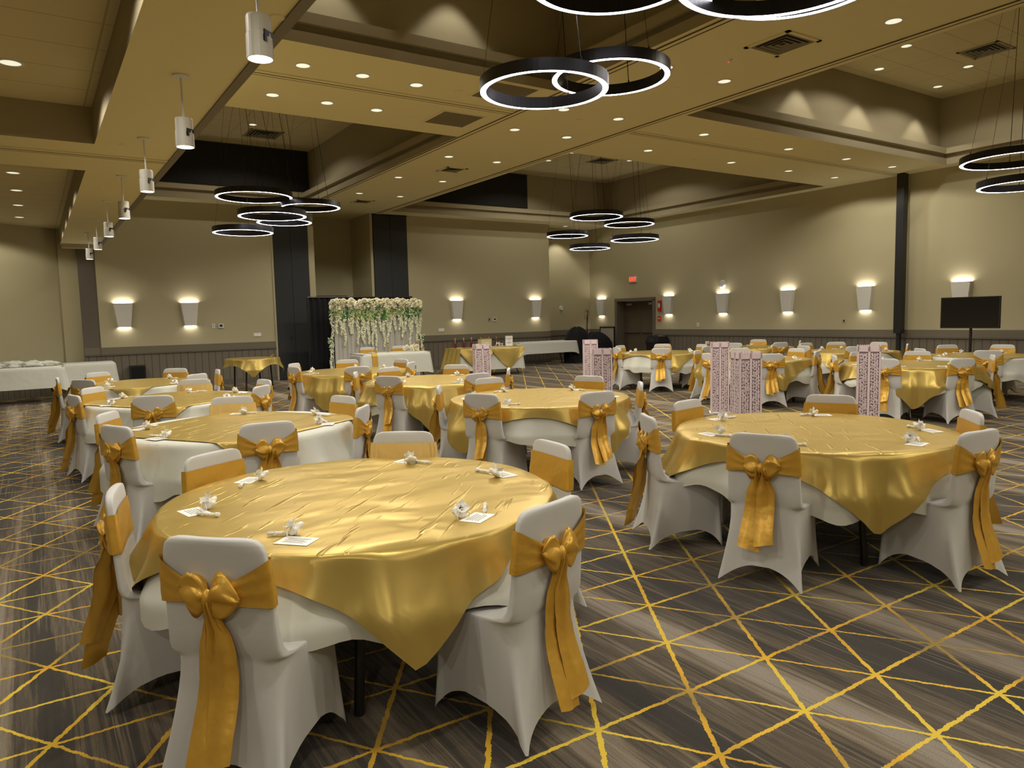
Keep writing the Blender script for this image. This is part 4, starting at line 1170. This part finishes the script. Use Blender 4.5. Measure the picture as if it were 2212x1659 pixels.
# plain white side table, left white tables, cake table
rect_table(13.65, 18.95, 2.3, .72, 0, 'white side table to the right behind the gift table')
o = mk('tablecloth', rect_cloth(2.34, .76, .75, .36, 13, .014, .06, .26), LINEN, smooth=True, loc=(13.65, 18.95, 0)); tag(o, 'plain white cloth on the side table right of the gift table', 'tablecloth')
rect_table(-.42, 18.22, 1.8, .72, R(3), 'left service table under a white cloth and a heap of linen')
o = mk('tablecloth', rect_cloth(1.84, .76, .75, .44, 17, .018, .07, .22), LINEN, smooth=True, loc=(-.42, 18.22, 0), rot=(0, 0, R(3))); tag(o, 'white cloth with hanging corner on the left service table', 'tablecloth')
rect_table(1.02, 19.1, 1.0, .74, 0, 'small white service table against the left back wall')
o = mk('tablecloth', rect_cloth(1.03, .78, .75, .52, 19, .012, .05, .10), LINEN, smooth=True, loc=(1.02, 19.1, 0)); tag(o, 'white cloth on the small service table left of the black floor box', 'tablecloth')
# crumpled linen bundles
for k, (x_, y_, s_) in enumerate(((-1.05, 18.2, .20), (-.72, 18.15, .20), (-.38, 18.3, .22), (-.02, 18.25, .20), (.25, 18.33, .16))):
    bm = bmesh.new(); bmesh.ops.create_icosphere(bm, subdivisions=4, radius=1)
    rn = random.Random(k); ph = [rn.uniform(0, 6) for _ in range(6)]
    for v in bm.verts:
        p = v.co.copy()
        d_ = 1 + .10 * math.sin(6 * p.x + ph[0] + 4 * p.y) + .09 * math.sin(9 * p.y + 5 * p.z + ph[1]) + .06 * math.sin(17 * p.x + ph[2] + 9 * p.z)
        v.co = Vector((p.x * s_ * d_ * 1.15, p.y * s_ * d_ * .9, max(0, p.z * s_ * .42 * d_ + .035)))
    o = mk('linen_bundle', bm, LINEN, smooth=True, loc=(x_, y_, .757)); tag(o, 'crumpled white linen bundle on the left service table, number %d from the left' % (k + 1), 'linen', 'heap of crumpled linens')
# small round cake table
KX, KY, KR = 4.22, 17.35, .60
t = empty('cocktail_table', (KX, KY, 0), .3, 'small round table under gold satin by the left partition', 'table')
bm = B(); lathe(bm, [(.0001, .72), (KR, .72), (KR, .747), (.0001, .747)], 48); mk('tabletop', bm, GREYB, t)
for s in (-1, 1):
    bm = B()
    for q in (-.25, .25): tube(bm, [(s * .3, q, .72), (s * .34, q, .01)], .019, 8)
    mk('leg_frame', bm, BLACKM, t)
o = mk('table_overlay', drape(square_reach(.74, 0), KR, .747, 91, .03, 12, clear=.004), SATIN, smooth=True, loc=(KX, KY, 0), rot=(0, 0, R(-58))); tag(o, 'gold satin cloth draped over the small round table by the left partition', 'table overlay')
t = empty('cake_server', (KX + .42, KY, .762), .4, 'small gold server lying on the small round gold table', 'server')
bm = B(); tube(bm, [(0, 0, .012), (.10, 0, .05)], .007, 8); mk('handle', bm, GOLDM, t)
bm = B(); box(bm, -.08, .0, -.02, .02, .0, .006); mk('blade', bm, GOLDM, t)

# covered instruments in the far corner
def blob(name, loc, sx, sy, sz, seed, lab, cat, skirt=1.0):
    bm = bmesh.new(); bmesh.ops.create_icosphere(bm, subdivisions=5, radius=1)
    rn = random.Random(seed); ph = [rn.uniform(0, 6) for _ in range(4)]
    for v in bm.verts:
        p = v.co.copy(); a = math.atan2(p.y, p.x)
        h = (p.z + 1) / 2
        rad = math.hypot(p.x, p.y)
        if p.z < .3: rad = 1 + .06 * (.15 - p.z) * skirt + .035 * math.sin(13 * a + ph[0]) * (.15 - p.z)
        v.co = Vector((math.cos(a) * rad * sx, math.sin(a) * rad * sy, max(0, sz * (.55 + .45 * p.z if p.z > 0 else .55 * (1 + p.z)) * (1 + .03 * math.sin(5 * a + ph[1])))))
        if p.z < -.6: v.co.z = 0
    o = mk(name, bm, BLACKCL, smooth=True, loc=loc); tag(o, lab, cat); return o
blob('covered_drum', (15.05, 18.9, 0), .46, .34, 1.17, 3, 'round hump of equipment under black cloth in the far corner', 'covered equipment')
blob('covered_case', (15.75, 18.75, 0), .62, .38, .98, 4, 'wide equipment under black cloth with sloping sides, far corner', 'covered equipment')
t = empty('microphone_stand', (15.86, 19.35, 0), 0, 'thin black stand with a hanging cable loop in the far corner', 'stand')
bm = B(); tube(bm, [(0, 0, 0), (0, 0, 1.55)], .016, 8); tube(bm, [(0, 0, 1.2), (.02, -.02, 1.72)], .012, 8); lathe(bm, [(.0001, 0), (.16, 0), (.15, .012), (.0001, .014)], 16); mk('pole', bm, BLACKM, t)
bm = B(); tube(bm, [(.11 * math.sin(a_), .0, 1.55 + .17 * math.cos(a_)) for a_ in [2 * PI * k / 24 for k in range(25)]], .012, 6); tube(bm, [(.06 * math.sin(a_), -.01, 1.22 + .30 * math.cos(a_)) for a_ in [2 * PI * k / 24 for k in range(25)]], .008, 6); mk('cable_loop', bm, STEEL, t)
t = empty('framed_board', (16.5, 19.05, 0), R(-90), 'tall grey board in a thin black frame leaning left of the double door', 'board')
bm = B()
for a_ in ((-.38, -.345, .1, 1.15), (.345, .38, .1, 1.15), (-.38, .38, 1.115, 1.15), (-.38, .38, .1, .135)): box(bm, a_[0], a_[1], -.02, .015, a_[2], a_[3])
for s in (-1, 1): box(bm, s * .37 - .012, s * .37 + .012, -.2, .2, 0, .03); box(bm, s * .37 - .012, s * .37 + .012, -.015, .015, 0, .12)
mk('frame', bm, BLACKM, t)
bm = B(); box(bm, -.346, .346, -.006, .008, .134, 1.116); mk('board', bm, GREYB, t)
# paper scrap on the carpet at the right edge
bm = B(); box(bm, -.10, .10, -.07, .07, 0, .003); o = mk('paper_sheet', bm, PAPER, loc=(4.55, 1.55, .0), rot=(0, 0, .5)); tag(o, 'white paper lying on the carpet at the right picture edge', 'paper')

# ------------------------------------------------------------------ world and view
w = bpy.data.worlds.new('world'); SC.world = w; w.use_nodes = True
w.node_tree.nodes['Background'].inputs[0].default_value = (.30, .27, .20, 1); w.node_tree.nodes['Background'].inputs[1].default_value = .2
vs = SC.view_settings; vs.view_transform = 'Standard'; vs.look = 'None'; vs.gamma = 1; vs.use_curve_mapping = False
vs.exposure = 0.05
cy = SC.cycles
cy.max_bounces = 4; cy.diffuse_bounces = 3; cy.glossy_bounces = 2; cy.transmission_bounces = 2
